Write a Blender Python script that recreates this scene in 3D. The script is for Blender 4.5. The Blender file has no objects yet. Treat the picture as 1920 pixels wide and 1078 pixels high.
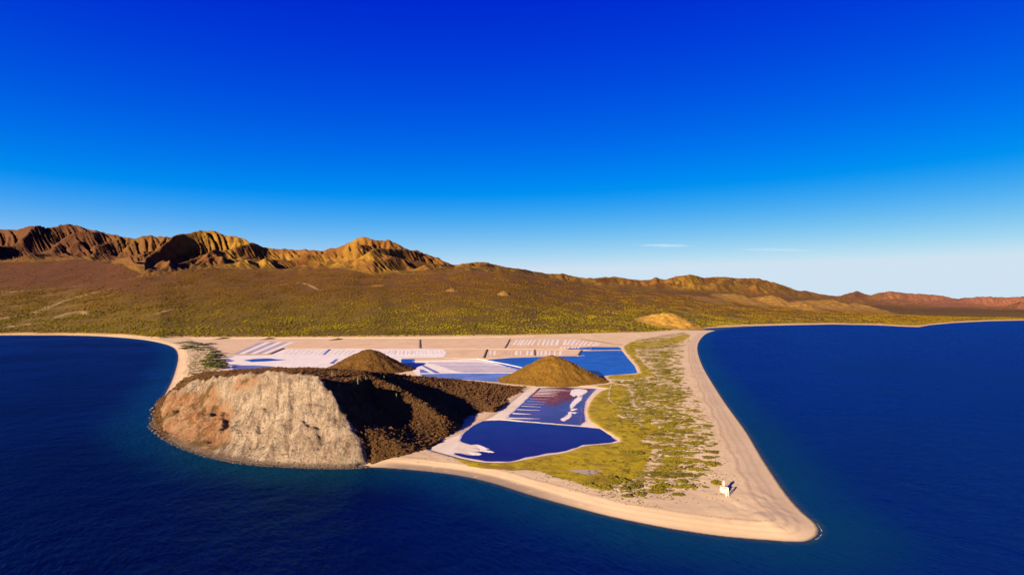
import bpy, bmesh, math, random
import numpy as np
from mathutils import Vector, Matrix
from mathutils.geometry import delaunay_2d_cdt

R = math.radians
rng = np.random.default_rng(7)
random.seed(7)
SC = bpy.context.scene
COL = SC.collection

# ---------------------------------------------------------------- camera, sky, sun, exposure
H = 130.0                    # flying height of the camera above the sea
F = 20 / 36 * 1920           # focal length in pixels of the 1920 px wide photograph
YH = 572.0                   # row of the sea horizon in the photograph
PITCH = math.atan((YH - 539) / F)
cam = bpy.data.cameras.new('camera')
cam_o = bpy.data.objects.new('camera', cam)
COL.objects.link(cam_o)
cam.lens = 20
cam.sensor_width = 36
cam.clip_start = 1
cam.clip_end = 90000
cam_o.location = (0, 0, H)
cam_o.rotation_euler = (math.pi / 2 + PITCH, 0, 0)
SC.camera = cam_o

SUN_EL = R(14.4)
SH = Vector((0.555, 0.832, 0)).normalized()          # the way shadows fall on the ground
SUN_AZ = math.atan2(-SH.x, -SH.y)                     # compass direction of the sun
EXPO = 2.15
SC.view_settings.view_transform = 'Standard'
SC.view_settings.look = 'None'
SC.view_settings.exposure = EXPO
SC.view_settings.gamma = 1
SC.view_settings.use_curve_mapping = False

sun = bpy.data.lights.new('sun', 'SUN')
sun.energy = 5.0
sun.angle = R(0.5)
sun.color = (1.0, 0.80, 0.52)
sun_o = bpy.data.objects.new('sun', sun)
COL.objects.link(sun_o)
sv = Vector((-SH.x * math.cos(SUN_EL), -SH.y * math.cos(SUN_EL), math.sin(SUN_EL)))
sun_o.rotation_euler = sv.to_track_quat('Z', 'Y').to_euler()


ALB = 0.74                   # one common factor on every base colour, set with the exposure


class NT:
    """small helper to write node trees"""
    def __init__(self, tree):
        self.t = tree

    def n(self, typ, ins=None, **props):
        nd = self.t.nodes.new(typ)
        for k, v in props.items():
            setattr(nd, k, v)
        if ins:
            for k, v in ins.items():
                s = nd.inputs[k]
                if isinstance(v, bpy.types.NodeSocket):
                    self.t.links.new(v, s)
                else:
                    s.default_value = v
        return nd

    def math(self, op, a, b=None, c=None, clamp=False):
        ins = {0: a}
        if b is not None: ins[1] = b
        if c is not None: ins[2] = c
        return self.n('ShaderNodeMath', ins, operation=op, use_clamp=clamp).outputs[0]

    def mix(self, f, a, b, blend='MIX'):
        nd = self.n('ShaderNodeMix', None, data_type='RGBA', blend_type=blend)
        for i, v in ((0, f), (6, a), (7, b)):
            if isinstance(v, bpy.types.NodeSocket): self.t.links.new(v, nd.inputs[i])
            elif i == 0: nd.inputs[0].default_value = v
            else: nd.inputs[i].default_value = (*[q * ALB for q in v], 1)
        return nd.outputs[2]

    def mapr(self, v, a, b, c=0.0, d=1.0):
        return self.n('ShaderNodeMapRange', {0: v, 1: a, 2: b, 3: c, 4: d}, interpolation_type='SMOOTHSTEP').outputs[0]

    def noise(self, vec, scale, detail=4, rough=0.55, dist=0.0):
        return self.n('ShaderNodeTexNoise', {'Vector': vec, 'Scale': scale, 'Detail': detail, 'Roughness': rough,
                                             'Distortion': dist}).outputs[0]

    def ramp(self, f, stops, interp='LINEAR'):
        nd = self.n('ShaderNodeValToRGB', {0: f})
        cr = nd.color_ramp
        cr.interpolation = interp
        while len(cr.elements) < len(stops): cr.elements.new(0.5)
        for e, (p, c) in zip(cr.elements, stops):
            e.position = p
            e.color = (*[q * ALB for q in c], 1)
        return nd.outputs[0]

    def attr(self, name):
        return self.n('ShaderNodeAttribute', None, attribute_name=name).outputs['Fac']

    def scale3(self, vec, s):
        return self.n('ShaderNodeVectorMath', {0: vec, 1: s}, operation='MULTIPLY').outputs[0]


world = bpy.data.worlds.new('World')
SC.world = world
world.use_nodes = True
wt = NT(world.node_tree)
sky = wt.n('ShaderNodeTexSky', sky_type='NISHITA', sun_disc=False)
sky.sun_elevation = SUN_EL
sky.sun_rotation = SUN_AZ
sky.air_density = 1.0
sky.dust_density = 0.5
sky.ozone_density = 3.0
# even out the sideways brightness of clear air, then the hard contrast and saturation of the photograph
gen = wt.n('ShaderNodeTexCoord').outputs['Generated']
dt = wt.n('ShaderNodeVectorMath', {0: gen, 1: tuple(sv)}, operation='DOT_PRODUCT').outputs['Value']
ph = wt.math('POWER', wt.math('ADD', wt.math('MULTIPLY', dt, dt), 1.0), -0.8)
sep = wt.n('ShaderNodeSeparateColor', {0: sky.outputs[0]})
ch = [wt.math('MULTIPLY', wt.math('MULTIPLY', sep.outputs[i], ph), 0.1526) for i in range(3)]
rr = wt.math('MULTIPLY', wt.math('POWER', wt.math('MAXIMUM', wt.math('SUBTRACT', ch[0], 0.232), 0.0), 1.5), 5.9)
gg = wt.math('MULTIPLY', wt.math('POWER', wt.math('MULTIPLY', wt.math('MAXIMUM', wt.math('SUBTRACT', ch[1], 0.13), 0.0), 1 / 0.43), 1.85), 0.60)
bb = wt.math('MULTIPLY', wt.math('POWER', ch[2], 0.75), 1.30)
rr = wt.math('MINIMUM', rr, 0.62)
gg = wt.math('MAXIMUM', gg, wt.math('MULTIPLY', rr, 1.22))
gg = wt.math('MINIMUM', gg, 0.76)
bb = wt.math('MINIMUM', wt.math('MAXIMUM', bb, wt.math('MULTIPLY', gg, 1.2)), 0.88)
k = 10.0 / 2 ** EXPO
skc = wt.n('ShaderNodeCombineColor', {0: wt.math('MULTIPLY', rr, k), 1: wt.math('MULTIPLY', gg, k), 2: wt.math('MULTIPLY', bb, k)})
bg = world.node_tree.nodes['Background']
world.node_tree.links.new(skc.outputs[0], bg.inputs[0])
bg.inputs[1].default_value = 0.1

# ---------------------------------------------------------------- where a pixel of the photograph lies in the world
CP, SP = math.cos(PITCH), math.sin(PITCH)


def ray(px, py):
    u, v = (px - 960) / F, (539 - py) / F
    return u, CP - v * SP, SP + v * CP          # x right, y forward, z up


def g(px, py, z=0.0):
    """point of the horizontal plane z seen at a pixel"""
    x, y, w = ray(px, py)
    s = (z - H) / w
    return (x * s, y * s)


def at(px, py, Y):
    """point at forward distance Y seen at a pixel"""
    x, y, w = ray(px, py)
    s = Y / y
    return (x * s, Y, H + w * s)


def tz(px, py):
    """(sideways slope t = X/Y, height slope w = (z-H)/Y) of a pixel"""
    x, y, w = ray(px, py)
    return x / y, w / y


# ---------------------------------------------------------------- numpy tools
_perm = {}


def perlin(x, y, seed=0):
    if seed not in _perm:
        r = np.random.default_rng(seed + 100)
        p = r.permutation(256)
        a = r.uniform(0, 2 * np.pi, 256)
        _perm[seed] = (np.concatenate([p, p]), np.cos(a), np.sin(a))
    p, gx, gy = _perm[seed]
    xi, yi = np.floor(x).astype(np.int64), np.floor(y).astype(np.int64)
    xf, yf = x - xi, y - yi
    xi &= 255
    yi &= 255
    u = xf * xf * xf * (xf * (xf * 6 - 15) + 10)
    v = yf * yf * yf * (yf * (yf * 6 - 15) + 10)

    def gr(ix, iy, fx, fy):
        h = p[p[ix & 255] + (iy & 255)]
        return gx[h] * fx + gy[h] * fy
    a = gr(xi, yi, xf, yf)
    b = gr(xi + 1, yi, xf - 1, yf)
    c = gr(xi, yi + 1, xf, yf - 1)
    d = gr(xi + 1, yi + 1, xf - 1, yf - 1)
    return (a + u * (b - a)) * (1 - v) + (c + u * (d - c)) * v


def fbm(x, y, oct=4, seed=0, gain=0.5):
    s, a = 0.0, 1.0
    for i in range(oct):
        s = s + a * perlin(x, y, seed + i)
        x, y, a = x * 2.03 + 11.3, y * 2.03 + 5.7, a * gain
    return s


def ridged(x, y, oct=4, seed=0, gain=0.5):
    s, a = 0.0, 1.0
    for i in range(oct):
        s = s + a * (1 - 2 * np.abs(perlin(x, y, seed + i)))
        x, y, a = x * 2.03 + 11.3, y * 2.03 + 5.7, a * gain
    return s


def sstep(a, b, x):
    t = np.clip((x - a) / (b - a), 0, 1)
    return t * t * (3 - 2 * t)


def spline(pts, n=6, closed=False):
    """Catmull-Rom through points"""
    P = [np.array(p, float) for p in pts]
    m = len(P)
    out = []
    for i in range(m if closed else m - 1):
        p0 = P[(i - 1) % m] if closed or i > 0 else P[i]
        p1, p2 = P[i], P[(i + 1) % m]
        p3 = P[(i + 2) % m] if closed or i + 2 < m else p2
        for k_ in range(n):
            t = k_ / n
            out.append(0.5 * ((2 * p1) + (-p0 + p2) * t + (2 * p0 - 5 * p1 + 4 * p2 - p3) * t * t + (-p0 + 3 * p1 - 3 * p2 + p3) * t ** 3))
    if not closed: out.append(P[-1])
    return np.array(out)


def sdf(X, Y, poly):
    """signed distance to a polygon, positive inside"""
    P = np.asarray(poly, float)
    sh = X.shape
    X, Y = X.ravel(), Y.ravel()
    d2 = np.full(X.shape, 1e18)
    ins = np.zeros(X.shape, bool)
    for i in range(len(P)):
        ax, ay = P[i]
        bx, by = P[(i + 1) % len(P)]
        dx, dy = bx - ax, by - ay
        L = dx * dx + dy * dy
        if L < 1e-9: continue
        t = np.clip(((X - ax) * dx + (Y - ay) * dy) / L, 0, 1)
        ex, ey = X - ax - t * dx, Y - ay - t * dy
        np.minimum(d2, ex * ex + ey * ey, out=d2)
        if ay != by:
            c = (ay > Y) != (by > Y)
            ins ^= c & (X < dx * (Y - ay) / dy + ax)
    d = np.sqrt(d2)
    return np.where(ins, d, -d).reshape(sh)


def inside(X, Y, poly):
    P = np.asarray(poly, float)
    ins = np.zeros(X.shape, bool)
    for i in range(len(P)):
        ax, ay = P[i]
        bx, by = P[(i + 1) % len(P)]
        if ay != by:
            ins ^= ((ay > Y) != (by > Y)) & (X < (bx - ax) * (Y - ay) / (by - ay) + ax)
    return ins


def link(o, parent=None):
    COL.objects.link(o)
    if parent: o.parent = parent
    return o


def tag(o, label=None, cat=None, group=None, kind=None):
    if label: o['label'] = label
    if cat: o['category'] = cat
    if group: o['group'] = group
    if kind: o['kind'] = kind
    return o


def grid_mesh(name, X, Y, Z, mat, attrs=None, keep=None, smooth=True):
    """a heightfield as one mesh; keep = mask of vertices whose faces are built"""
    r, c = X.shape
    idx = np.arange(r * c).reshape(r, c)
    q = np.stack([idx[:-1, :-1], idx[:-1, 1:], idx[1:, 1:], idx[1:, :-1]], -1).reshape(-1, 4)
    if keep is not None:
        kf = keep.ravel()
        q = q[kf[q].any(1)]
    used = np.zeros(r * c, bool)
    used[q] = True
    rem = np.cumsum(used) - 1
    q = rem[q]
    co = np.stack([X.ravel(), Y.ravel(), Z.ravel()], -1)[used].astype(np.float32)
    me = bpy.data.meshes.new(name)
    me.vertices.add(len(co))
    me.vertices.foreach_set('co', co.ravel())
    me.loops.add(q.size)
    me.loops.foreach_set('vertex_index', q.ravel().astype(np.int32))
    me.polygons.add(len(q))
    me.polygons.foreach_set('loop_start', (np.arange(len(q)) * 4).astype(np.int32))
    me.polygons.foreach_set('use_smooth', np.full(len(q), smooth))
    me.update(calc_edges=True)
    for k_, a in (attrs or {}).items():
        at_ = me.attributes.new(k_, 'FLOAT', 'POINT')
        at_.data.foreach_set('value', np.ascontiguousarray(np.broadcast_to(a, (r, c)).ravel()[used], dtype=np.float32))
    me.materials.append(mat)
    return bpy.data.objects.new(name, me)


def raw_mesh(name, co, faces, mat, smooth=False):
    me = bpy.data.meshes.new(name)
    me.from_pydata([tuple(map(float, c)) for c in co], [], [tuple(map(int, f)) for f in faces])
    if smooth: me.polygons.foreach_set('use_smooth', [True] * len(me.polygons))
    if mat: me.materials.append(mat)
    me.update()
    return me


def bilerp(Xg, Yg, Zg, x, y):
    """sample a regular grid (1-D axes Xg, Yg) at points"""
    fx = np.clip((x - Xg[0]) / (Xg[1] - Xg[0]), 0, len(Xg) - 1.001)
    fy = np.clip((y - Yg[0]) / (Yg[1] - Yg[0]), 0, len(Yg) - 1.001)
    ix, iy = fx.astype(int), fy.astype(int)
    a, b = fx - ix, fy - iy
    return (Zg[iy, ix] * (1 - a) + Zg[iy, ix + 1] * a) * (1 - b) + (Zg[iy + 1, ix] * (1 - a) + Zg[iy + 1, ix + 1] * a) * b


def blur(Z, n=1):
    for _ in range(n):
        P = np.pad(Z, 1, mode='edge')
        Z = (P[:-2, 1:-1] + P[2:, 1:-1] + P[1:-1, :-2] + P[1:-1, 2:] + 4 * Z) / 8
    return Z


# ---------------------------------------------------------------- materials
def new_mat(name):
    m = bpy.data.materials.new(name)
    m.use_nodes = True
    nt = NT(m.node_tree)
    b = m.node_tree.nodes['Principled BSDF']
    return m, nt, b


def setb(nt, b, color=None, rough=None, normal=None, spec=0.25, **kw):
    def s(key, v):
        if isinstance(v, bpy.types.NodeSocket): nt.t.links.new(v, b.inputs[key])
        elif key == 'Base Color': b.inputs[key].default_value = (*v, 1)
        else: b.inputs[key].default_value = v
    if color is not None: s('Base Color', color)
    if rough is not None: s('Roughness', rough)
    if normal is not None: s('Normal', normal)
    s('Specular IOR Level', spec)
    for k_, v in kw.items(): s(k_, v)


def bump(nt, h, dist, strength=1.0):
    return nt.n('ShaderNodeBump', {'Height': h, 'Distance': dist, 'Strength': strength}).outputs[0]


def geo(nt):
    return nt.n('ShaderNodeNewGeometry')


def water(nt, color, rough, normal, amount, top, tint):
    """coloured water body under a rippled surface: the reflection grows towards grazing views but, as on any water with ripples, never takes over"""
    out = nt.t.nodes['Material Output']
    d = nt.n('ShaderNodeBsdfDiffuse', {'Color': color, 'Normal': normal})
    gl_ = nt.n('ShaderNodeBsdfGlossy', {'Color': (*tint, 1), 'Roughness': rough, 'Normal': normal})
    fr = nt.n('ShaderNodeFresnel', {'IOR': 1.33, 'Normal': normal})
    f = nt.math('MINIMUM', nt.math('MULTIPLY', fr.outputs[0], amount), top)
    mx = nt.n('ShaderNodeMixShader', {0: f, 1: d.outputs[0], 2: gl_.outputs[0]})
    nt.t.links.new(mx.outputs[0], out.inputs['Surface'])


# the sea
def mat_sea():
    m, nt, b = new_mat('sea_water')
    p = geo(nt).outputs['Position']
    sh = nt.attr('shore')
    big = nt.noise(p, 0.004, 3)
    deep = nt.mix(nt.mapr(nt.math('ADD', nt.attr('side'), nt.math('MULTIPLY', nt.math('SUBTRACT', big, 0.5), 0.5)), 0, 1), (0.0001, 0.0008, 0.012), (0.0001, 0.005, 0.085))
    teal = (0.0008, 0.030, 0.055)
    c = nt.mix(nt.math('MULTIPLY', nt.mapr(nt.math('ADD', sh, nt.math('MULTIPLY', nt.math('SUBTRACT', nt.noise(p, 0.02, 3), 0.5), 30)), 70, 0), 0.75), deep, teal)
    c = nt.mix(nt.mapr(sh, 6, 0), c, (0.02, 0.035, 0.035))
    w1 = nt.noise(nt.scale3(nt.n('ShaderNodeVectorRotate', {'Vector': p, 'Angle': R(-35)}, rotation_type='Z_AXIS').outputs[0], (0.35, 0.12, 0.2)), 1.0, 5, 0.62, 0.4)
    w2 = nt.noise(p, 0.035, 3)
    h = nt.math('ADD', nt.math('MULTIPLY', w1, 1.1), nt.math('MULTIPLY', w2, 2.5))
    wv = nt.noise(p, 0.003, 4)
    water(nt, c, nt.mapr(wv, 0.3, 0.7, 0.20, 0.30), bump(nt, h, 1.7, 0.85), 0.46, 0.30, (0.09, 0.42, 1.0))
    return m


def mat_pond(name, col, rough, bd, spec, top, tint=(0.6, 0.75, 1.0)):
    m, nt, b = new_mat(name)
    p = geo(nt).outputs['Position']
    n1 = nt.noise(p, 0.02, 4, 0.6, 1.0)
    c = nt.mix(nt.mapr(n1, 0.35, 0.7), col, tuple(v * 1.6 for v in col))
    h = nt.noise(nt.scale3(p, (0.5, 1.0, 1)), 0.6, 3)
    water(nt, c, rough, bump(nt, h, bd, 0.5), spec, top, tint)
    return m


def mat_spit():
    m, nt, b = new_mat('beach_sand')
    p = geo(nt).outputs['Position']
    coast, marsh, veg, peb, flat = (nt.attr(a) for a in ('coast', 'marsh', 'veg', 'pebble', 'flat'))
    n_big = nt.noise(p, 0.015, 5)
    n_med = nt.noise(p, 0.12, 5, 0.62)
    n_fine = nt.noise(p, 0.9, 5, 0.7)
    sand = nt.mix(nt.mapr(n_big, 0.3, 0.7), (0.56, 0.40, 0.235), (0.62, 0.455, 0.28))
    sand = nt.mix(nt.math('MULTIPLY', nt.mapr(n_med, 0.45, 0.75), 0.35), sand, (0.44, 0.30, 0.19))
    # beach ridges that follow the waterline
    wob = nt.math('ADD', coast, nt.math('MULTIPLY', nt.math('SUBTRACT', n_big, 0.5), 14))
    rid = nt.n('ShaderNodeTexWave', {'Vector': nt.n('ShaderNodeCombineXYZ', {0: wob}).outputs[0], 'Scale': 0.045, 'Distortion': 1.5, 'Detail': 3}).outputs['Fac']
    band = nt.math('MULTIPLY', nt.mapr(coast, 2, 8), nt.mapr(coast, 40, 18))
    sand = nt.mix(nt.math('MULTIPLY', nt.math('MULTIPLY', nt.mapr(rid, 0.55, 0.95), band), 0.24), sand, (0.36, 0.23, 0.14))
    # line of driftweed along the top of the beach
    wr = nt.math('MULTIPLY', nt.math('MULTIPLY', nt.mapr(wob, 22, 24.5), nt.mapr(wob, 28, 25)), nt.mapr(n_fine, 0.42, 0.62))
    sand = nt.mix(nt.math('MULTIPLY', wr, 0.55), sand, (0.17, 0.10, 0.07))
    # shingle bank along the near shore
    pf = nt.math('MULTIPLY', nt.math('MULTIPLY', peb, nt.mapr(coast, 15, 8)), nt.mapr(n_med, 0.2, 0.45))
    sand = nt.mix(nt.math('MULTIPLY', pf, 0.85), sand, nt.mix(n_fine, (0.10, 0.07, 0.055), (0.30, 0.22, 0.17)))
    # wet edge
    sand = nt.mix(nt.mapr(nt.math('ADD', coast, nt.math('MULTIPLY', n_med, 2.0)), 3.6, 1.2), sand, (0.17, 0.105, 0.06))
    # marsh turf
    mt = nt.mix(nt.mapr(n_med, 0.35, 0.7), (0.40, 0.29, 0.000), (0.28, 0.19, 0.002))
    mt = nt.mix(nt.math('MULTIPLY', nt.mapr(nt.noise(p, 0.035, 5, 0.65), 0.50, 0.62), 0.75), mt, nt.mix(n_med, (0.15, 0.085, 0.008), (0.24, 0.15, 0.012)))
    mt = nt.mix(nt.math('MULTIPLY', nt.mapr(n_fine, 0.56, 0.7), 0.6), mt, (0.11, 0.08, 0.008))
    # open scrub: turf between bare sand, broken up by noise
    sc = nt.math('ADD', nt.math('MULTIPLY', n_med, 1.0), nt.math('ADD', nt.math('MULTIPLY', n_big, 0.6), nt.math('MULTIPLY', n_fine, 0.35)))
    thr = nt.math('SUBTRACT', 1.66, nt.math('MULTIPLY', veg, 0.72))
    scf = nt.mapr(nt.math('SUBTRACT', sc, thr), -0.05, 0.06)
    scf = nt.math('MULTIPLY', scf, nt.mapr(veg, 0.02, 0.12))
    scc = nt.mix(n_fine, (0.12, 0.085, 0.003), (0.29, 0.200, 0.012))
    c = nt.mix(nt.math('MULTIPLY', scf, 0.9), sand, scc)
    c = nt.mix(nt.mapr(nt.math('ADD', marsh, nt.math('MULTIPLY', nt.math('SUBTRACT', n_med, 0.5), 0.7)), 0.4, 0.6), c, mt)
    # damp crusted floor of the salt works
    fl = nt.mix(nt.mapr(n_big, 0.35, 0.65), (0.56, 0.38, 0.215), (0.64, 0.46, 0.29))
    fl = nt.mix(nt.math('MULTIPLY', nt.mapr(n_med, 0.5, 0.72), 0.4), fl, (0.46, 0.31, 0.22))
    c = nt.mix(flat, c, fl)
    h = nt.math('ADD', nt.math('MULTIPLY', n_med, 1.0), nt.math('MULTIPLY', n_fine, 0.3))
    setb(nt, b, c, 0.9, bump(nt, h, nt.mapr(nt.math('ADD', marsh, veg), 0, 1, 0.12, 0.7), 0.8), 0.15)
    return m


def mat_plain():
    m, nt, b = new_mat('desert_scrub_ground')
    p = geo(nt).outputs['Position']
    up, wash, edge = nt.attr('up'), nt.attr('wash'), nt.attr('edge')
    n0 = nt.noise(p, 0.0016, 4)
    n1 = nt.noise(p, 0.012, 5, 0.65)
    n2 = nt.noise(p, 0.09, 5, 0.7)
    upn = nt.math('ADD', up, nt.math('MULTIPLY', nt.math('SUBTRACT', n0, 0.5), 0.7))
    c = nt.ramp(upn, [(0.0, (0.125, 0.074, 0.006)), (0.35, (0.115, 0.064, 0.004)), (0.7, (0.105, 0.047, 0.005)), (1.0, (0.115, 0.043, 0.010))])
    c = nt.mix(nt.math('MULTIPLY', nt.mapr(n1, 0.42, 0.7), 0.5), c, (0.045, 0.030, 0.004))
    c = nt.mix(nt.math('MULTIPLY', nt.mapr(n2, 0.45, 0.65), 0.75), c, (0.030, 0.020, 0.003))
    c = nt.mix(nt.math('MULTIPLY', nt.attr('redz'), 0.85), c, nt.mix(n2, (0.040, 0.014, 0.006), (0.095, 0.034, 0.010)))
    c = nt.mix(nt.math('MULTIPLY', wash, nt.mapr(n2, 0.35, 0.5)), c, (0.27, 0.175, 0.085))
    c = nt.mix(edge, c, nt.mix(n1, (0.42, 0.26, 0.10), (0.50, 0.34, 0.17)))
    h = nt.math('ADD', nt.math('MULTIPLY', n2, 4.0), nt.math('MULTIPLY', n1, 5.0))
    setb(nt, b, c, 0.95, bump(nt, h, 1.0, 0.8), 0.1)
    return m


def mat_mountain():
    m, nt, b = new_mat('bare_mountain_rock')
    gm = geo(nt)
    p = gm.outputs['Position']
    nz = nt.n('ShaderNodeSeparateXYZ', {0: gm.outputs['True Normal']}).outputs[2]
    far, foot = nt.attr('far'), nt.attr('foot')
    n0 = nt.noise(p, 0.0022, 5)
    n1 = nt.noise(p, 0.012, 6, 0.65)
    n2 = nt.noise(p, 0.06, 5, 0.7)
    rock = nt.mix(nt.mapr(n0, 0.40, 0.60), (0.135, 0.055, 0.011), (0.205, 0.112, 0.012))
    rock = nt.mix(nt.mapr(n1, 0.4, 0.75), rock, (0.085, 0.034, 0.008))
    rock = nt.mix(nt.math('MULTIPLY', nt.attr('shade_tint'), 0.95), rock, nt.mix(n1, (0.070, 0.024, 0.010), (0.050, 0.020, 0.010)))  # left range: redder rock, with the look of shadow painted into its colour
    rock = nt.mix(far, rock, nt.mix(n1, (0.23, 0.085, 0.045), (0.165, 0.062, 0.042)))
    scrub = nt.mix(n1, (0.110, 0.046, 0.006), (0.085, 0.050, 0.004))
    f = nt.mapr(nt.math('ADD', nz, nt.math('MULTIPLY', nt.math('SUBTRACT', n1, 0.5), 0.35)), 0.86, 0.98)
    f = nt.math('MAXIMUM', f, nt.mapr(nt.math('ADD', foot, nt.math('MULTIPLY', n1, 0.25)), 0.35, 0.12))
    c = nt.mix(nt.math('MULTIPLY', f, 0.85), rock, scrub)
    c = nt.mix(nt.math('MULTIPLY', nt.mapr(n2, 0.5, 0.68), 0.45), c, (0.05, 0.032, 0.012))
    h = nt.math('ADD', nt.math('MULTIPLY', n2, 6), nt.math('MULTIPLY', n1, 14))
    setb(nt, b, c, 0.95, bump(nt, h, 1.0, 0.75), 0.1)
    return m


def mat_headland():
    m, nt, b = new_mat('headland_rock_and_scrub')
    gm = geo(nt)
    p = gm.outputs['Position']
    cl, orr, zz = nt.attr('cliff'), nt.attr('orange'), nt.n('ShaderNodeSeparateXYZ', {0: p}).outputs[2]
    pr = nt.n('ShaderNodeVectorRotate', {'Vector': p, 'Angle': R(-12)}, rotation_type='Y_AXIS').outputs[0]
    n0 = nt.noise(p, 0.03, 5, 0.6)
    n1 = nt.noise(nt.scale3(pr, (1.0, 0.7, 0.6)), 0.10, 6, 0.66, 0.25)
    n2 = nt.noise(p, 0.42, 6, 0.75)
    rock = nt.mix(nt.mapr(n0, 0.38, 0.62), (0.225, 0.162, 0.116), (0.290, 0.222, 0.166))
    rock = nt.mix(nt.mapr(n1, 0.38, 0.62), nt.mix(0.65, rock, (0.12, 0.082, 0.054)), rock)
    rock = nt.mix(nt.math('MULTIPLY', nt.mapr(n1, 0.60, 0.72), 0.55), rock, (0.055, 0.040, 0.024))
    gul = nt.noise(nt.scale3(nt.n('ShaderNodeVectorRotate', {'Vector': p, 'Angle': R(24)}, rotation_type='Y_AXIS').outputs[0], (1.0, 0.2, 0.16)), 0.16, 5, 0.62, 0.3)
    rock = nt.mix(nt.math('MULTIPLY', nt.mapr(gul, 0.52, 0.62), 0.75), rock, (0.085, 0.055, 0.034))
    vor = nt.n('ShaderNodeTexVoronoi', {'Vector': p, 'Scale': 0.55, 'Randomness': 1.0}).outputs['Distance']
    rock = nt.mix(nt.math('MULTIPLY', nt.math('MULTIPLY', nt.mapr(vor, 0.38, 0.16), nt.mapr(n0, 0.42, 0.6)), 0.5), rock, (0.06, 0.042, 0.022))
    rock = nt.mix(nt.math('MULTIPLY', nt.mapr(n2, 0.50, 0.38), 0.3), rock, (0.40, 0.30, 0.24))
    orc = nt.mix(nt.mapr(n1, 0.35, 0.65), (0.170, 0.072, 0.030), (0.215, 0.130, 0.076))
    orc = nt.mix(nt.math('MULTIPLY', nt.mapr(n0, 0.50, 0.60), 0.85), orc, (0.055, 0.036, 0.010))
    rock = nt.mix(nt.mapr(nt.math('ADD', orr, nt.math('MULTIPLY', nt.math('SUBTRACT', n1, 0.5), 1.1)), 0.35, 0.65), rock, orc)
    foot = nt.mapr(nt.math('ADD', zz, nt.math('MULTIPLY', nt.math('SUBTRACT', n2, 0.5), 4)), 3.6, 1.2)
    rock = nt.mix(nt.math('MULTIPLY', foot, 0.8), rock, nt.mix(n2, (0.045, 0.030, 0.026), (0.11, 0.078, 0.062)))
    scrub = nt.mix(nt.mapr(n1, 0.35, 0.65), (0.075, 0.036, 0.010), (0.105, 0.052, 0.015))
    scrub = nt.mix(nt.math('MULTIPLY', nt.mapr(n2, 0.48, 0.62), 0.7), scrub, (0.035, 0.024, 0.010))
    f = nt.mapr(nt.math('ADD', cl, nt.math('MULTIPLY', nt.math('SUBTRACT', n1, 0.5), 0.9)), 0.38, 0.56)
    c = nt.mix(f, scrub, rock)
    spk = nt.math('MULTIPLY', nt.mapr(n2, 0.55, 0.66), 0.62)
    c = nt.mix(spk, c, (0.045, 0.032, 0.016))
    h = nt.math('ADD', nt.math('MULTIPLY', n1, 5.0), nt.math('MULTIPLY', n2, 3.2))
    setb(nt, b, c, 0.95, bump(nt, h, 1.0, 0.9), 0.1)
    return m


def mat_hill(name, c1, c2, dark):
    m, nt, b = new_mat(name)
    p = geo(nt).outputs['Position']
    n1 = nt.noise(p, 0.06, 5, 0.65)
    n2 = nt.noise(p, 0.4, 5, 0.7)
    c = nt.mix(nt.mapr(n1, 0.35, 0.65), c1, c2)
    c = nt.mix(nt.math('MULTIPLY', nt.mapr(n2, 0.5, 0.66), 0.7), c, dark)
    h = nt.math('ADD', nt.math('MULTIPLY', n1, 3), nt.math('MULTIPLY', n2, 0.8))
    setb(nt, b, c, 0.95, bump(nt, h, 1.0, 0.8), 0.1)
    return m


def mat_crust(name, c1, c2, c3, s=0.05):
    m, nt, b = new_mat(name)
    p = geo(nt).outputs['Position']
    n1 = nt.noise(nt.scale3(p, (1, 0.4, 1)), s, 5, 0.6, 0.5)
    n2 = nt.noise(p, 0.6, 4, 0.7)
    c = nt.mix(nt.mapr(n1, 0.35, 0.62), c1, c2)
    c = nt.mix(nt.math('MULTIPLY', nt.mapr(n1, 0.60, 0.75), 0.6), c, c3)
    setb(nt, b, c, 0.75, bump(nt, n2, 0.25, 0.6), 0.2)
    return m


def mat_simple(name, c1, c2, s=0.5, rough=0.9, bd=0.1, rnd=False):
    m, nt, b = new_mat(name)
    p = geo(nt).outputs['Position']
    n1 = nt.noise(p, s, 4, 0.65)
    f = nt.mapr(n1, 0.3, 0.7)
    if rnd:
        ri = nt.n('ShaderNodeObjectInfo').outputs['Random']
        f = nt.math('MULTIPLY_ADD', f, 0.5, nt.math('MULTIPLY', ri, 0.5))
    setb(nt, b, nt.mix(f, c1, c2), rough, bump(nt, n1, bd, 0.5), 0.15)
    return m


M_SEA = mat_sea()
M_SPIT = mat_spit()
M_PLAIN = mat_plain()
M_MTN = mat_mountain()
M_HEAD = mat_headland()
M_HILL = mat_hill('dry_hill_scrub', (0.120, 0.060, 0.008), (0.155, 0.079, 0.010), (0.050, 0.027, 0.004))
M_MOUND = mat_hill('bare_tan_slope', (0.175, 0.092, 0.022), (0.135, 0.070, 0.016), (0.075, 0.042, 0.010))
M_TANHILL = mat_hill('golden_bare_slope', (0.30, 0.165, 0.030), (0.24, 0.13, 0.022), (0.14, 0.08, 0.015))
M_HILLDARK = mat_hill('dark_hill_scrub', (0.082, 0.039, 0.007), (0.112, 0.054, 0.009), (0.040, 0.021, 0.005))
M_SALT = mat_crust('white_salt_crust', (0.68, 0.60, 0.56), (0.76, 0.68, 0.62), (0.60, 0.47, 0.38))
M_RIM = mat_crust('cream_salt_bank', (0.62, 0.50, 0.38), (0.70, 0.60, 0.50), (0.52, 0.38, 0.25))
M_TANPAN = mat_crust('dried_tan_pan', (0.58, 0.385, 0.215), (0.64, 0.445, 0.27), (0.50, 0.31, 0.17), 0.02)
M_LILAC = mat_crust('wet_lilac_salt', (0.30, 0.26, 0.36), (0.38, 0.33, 0.42), (0.48, 0.42, 0.46), 0.03)
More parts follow.
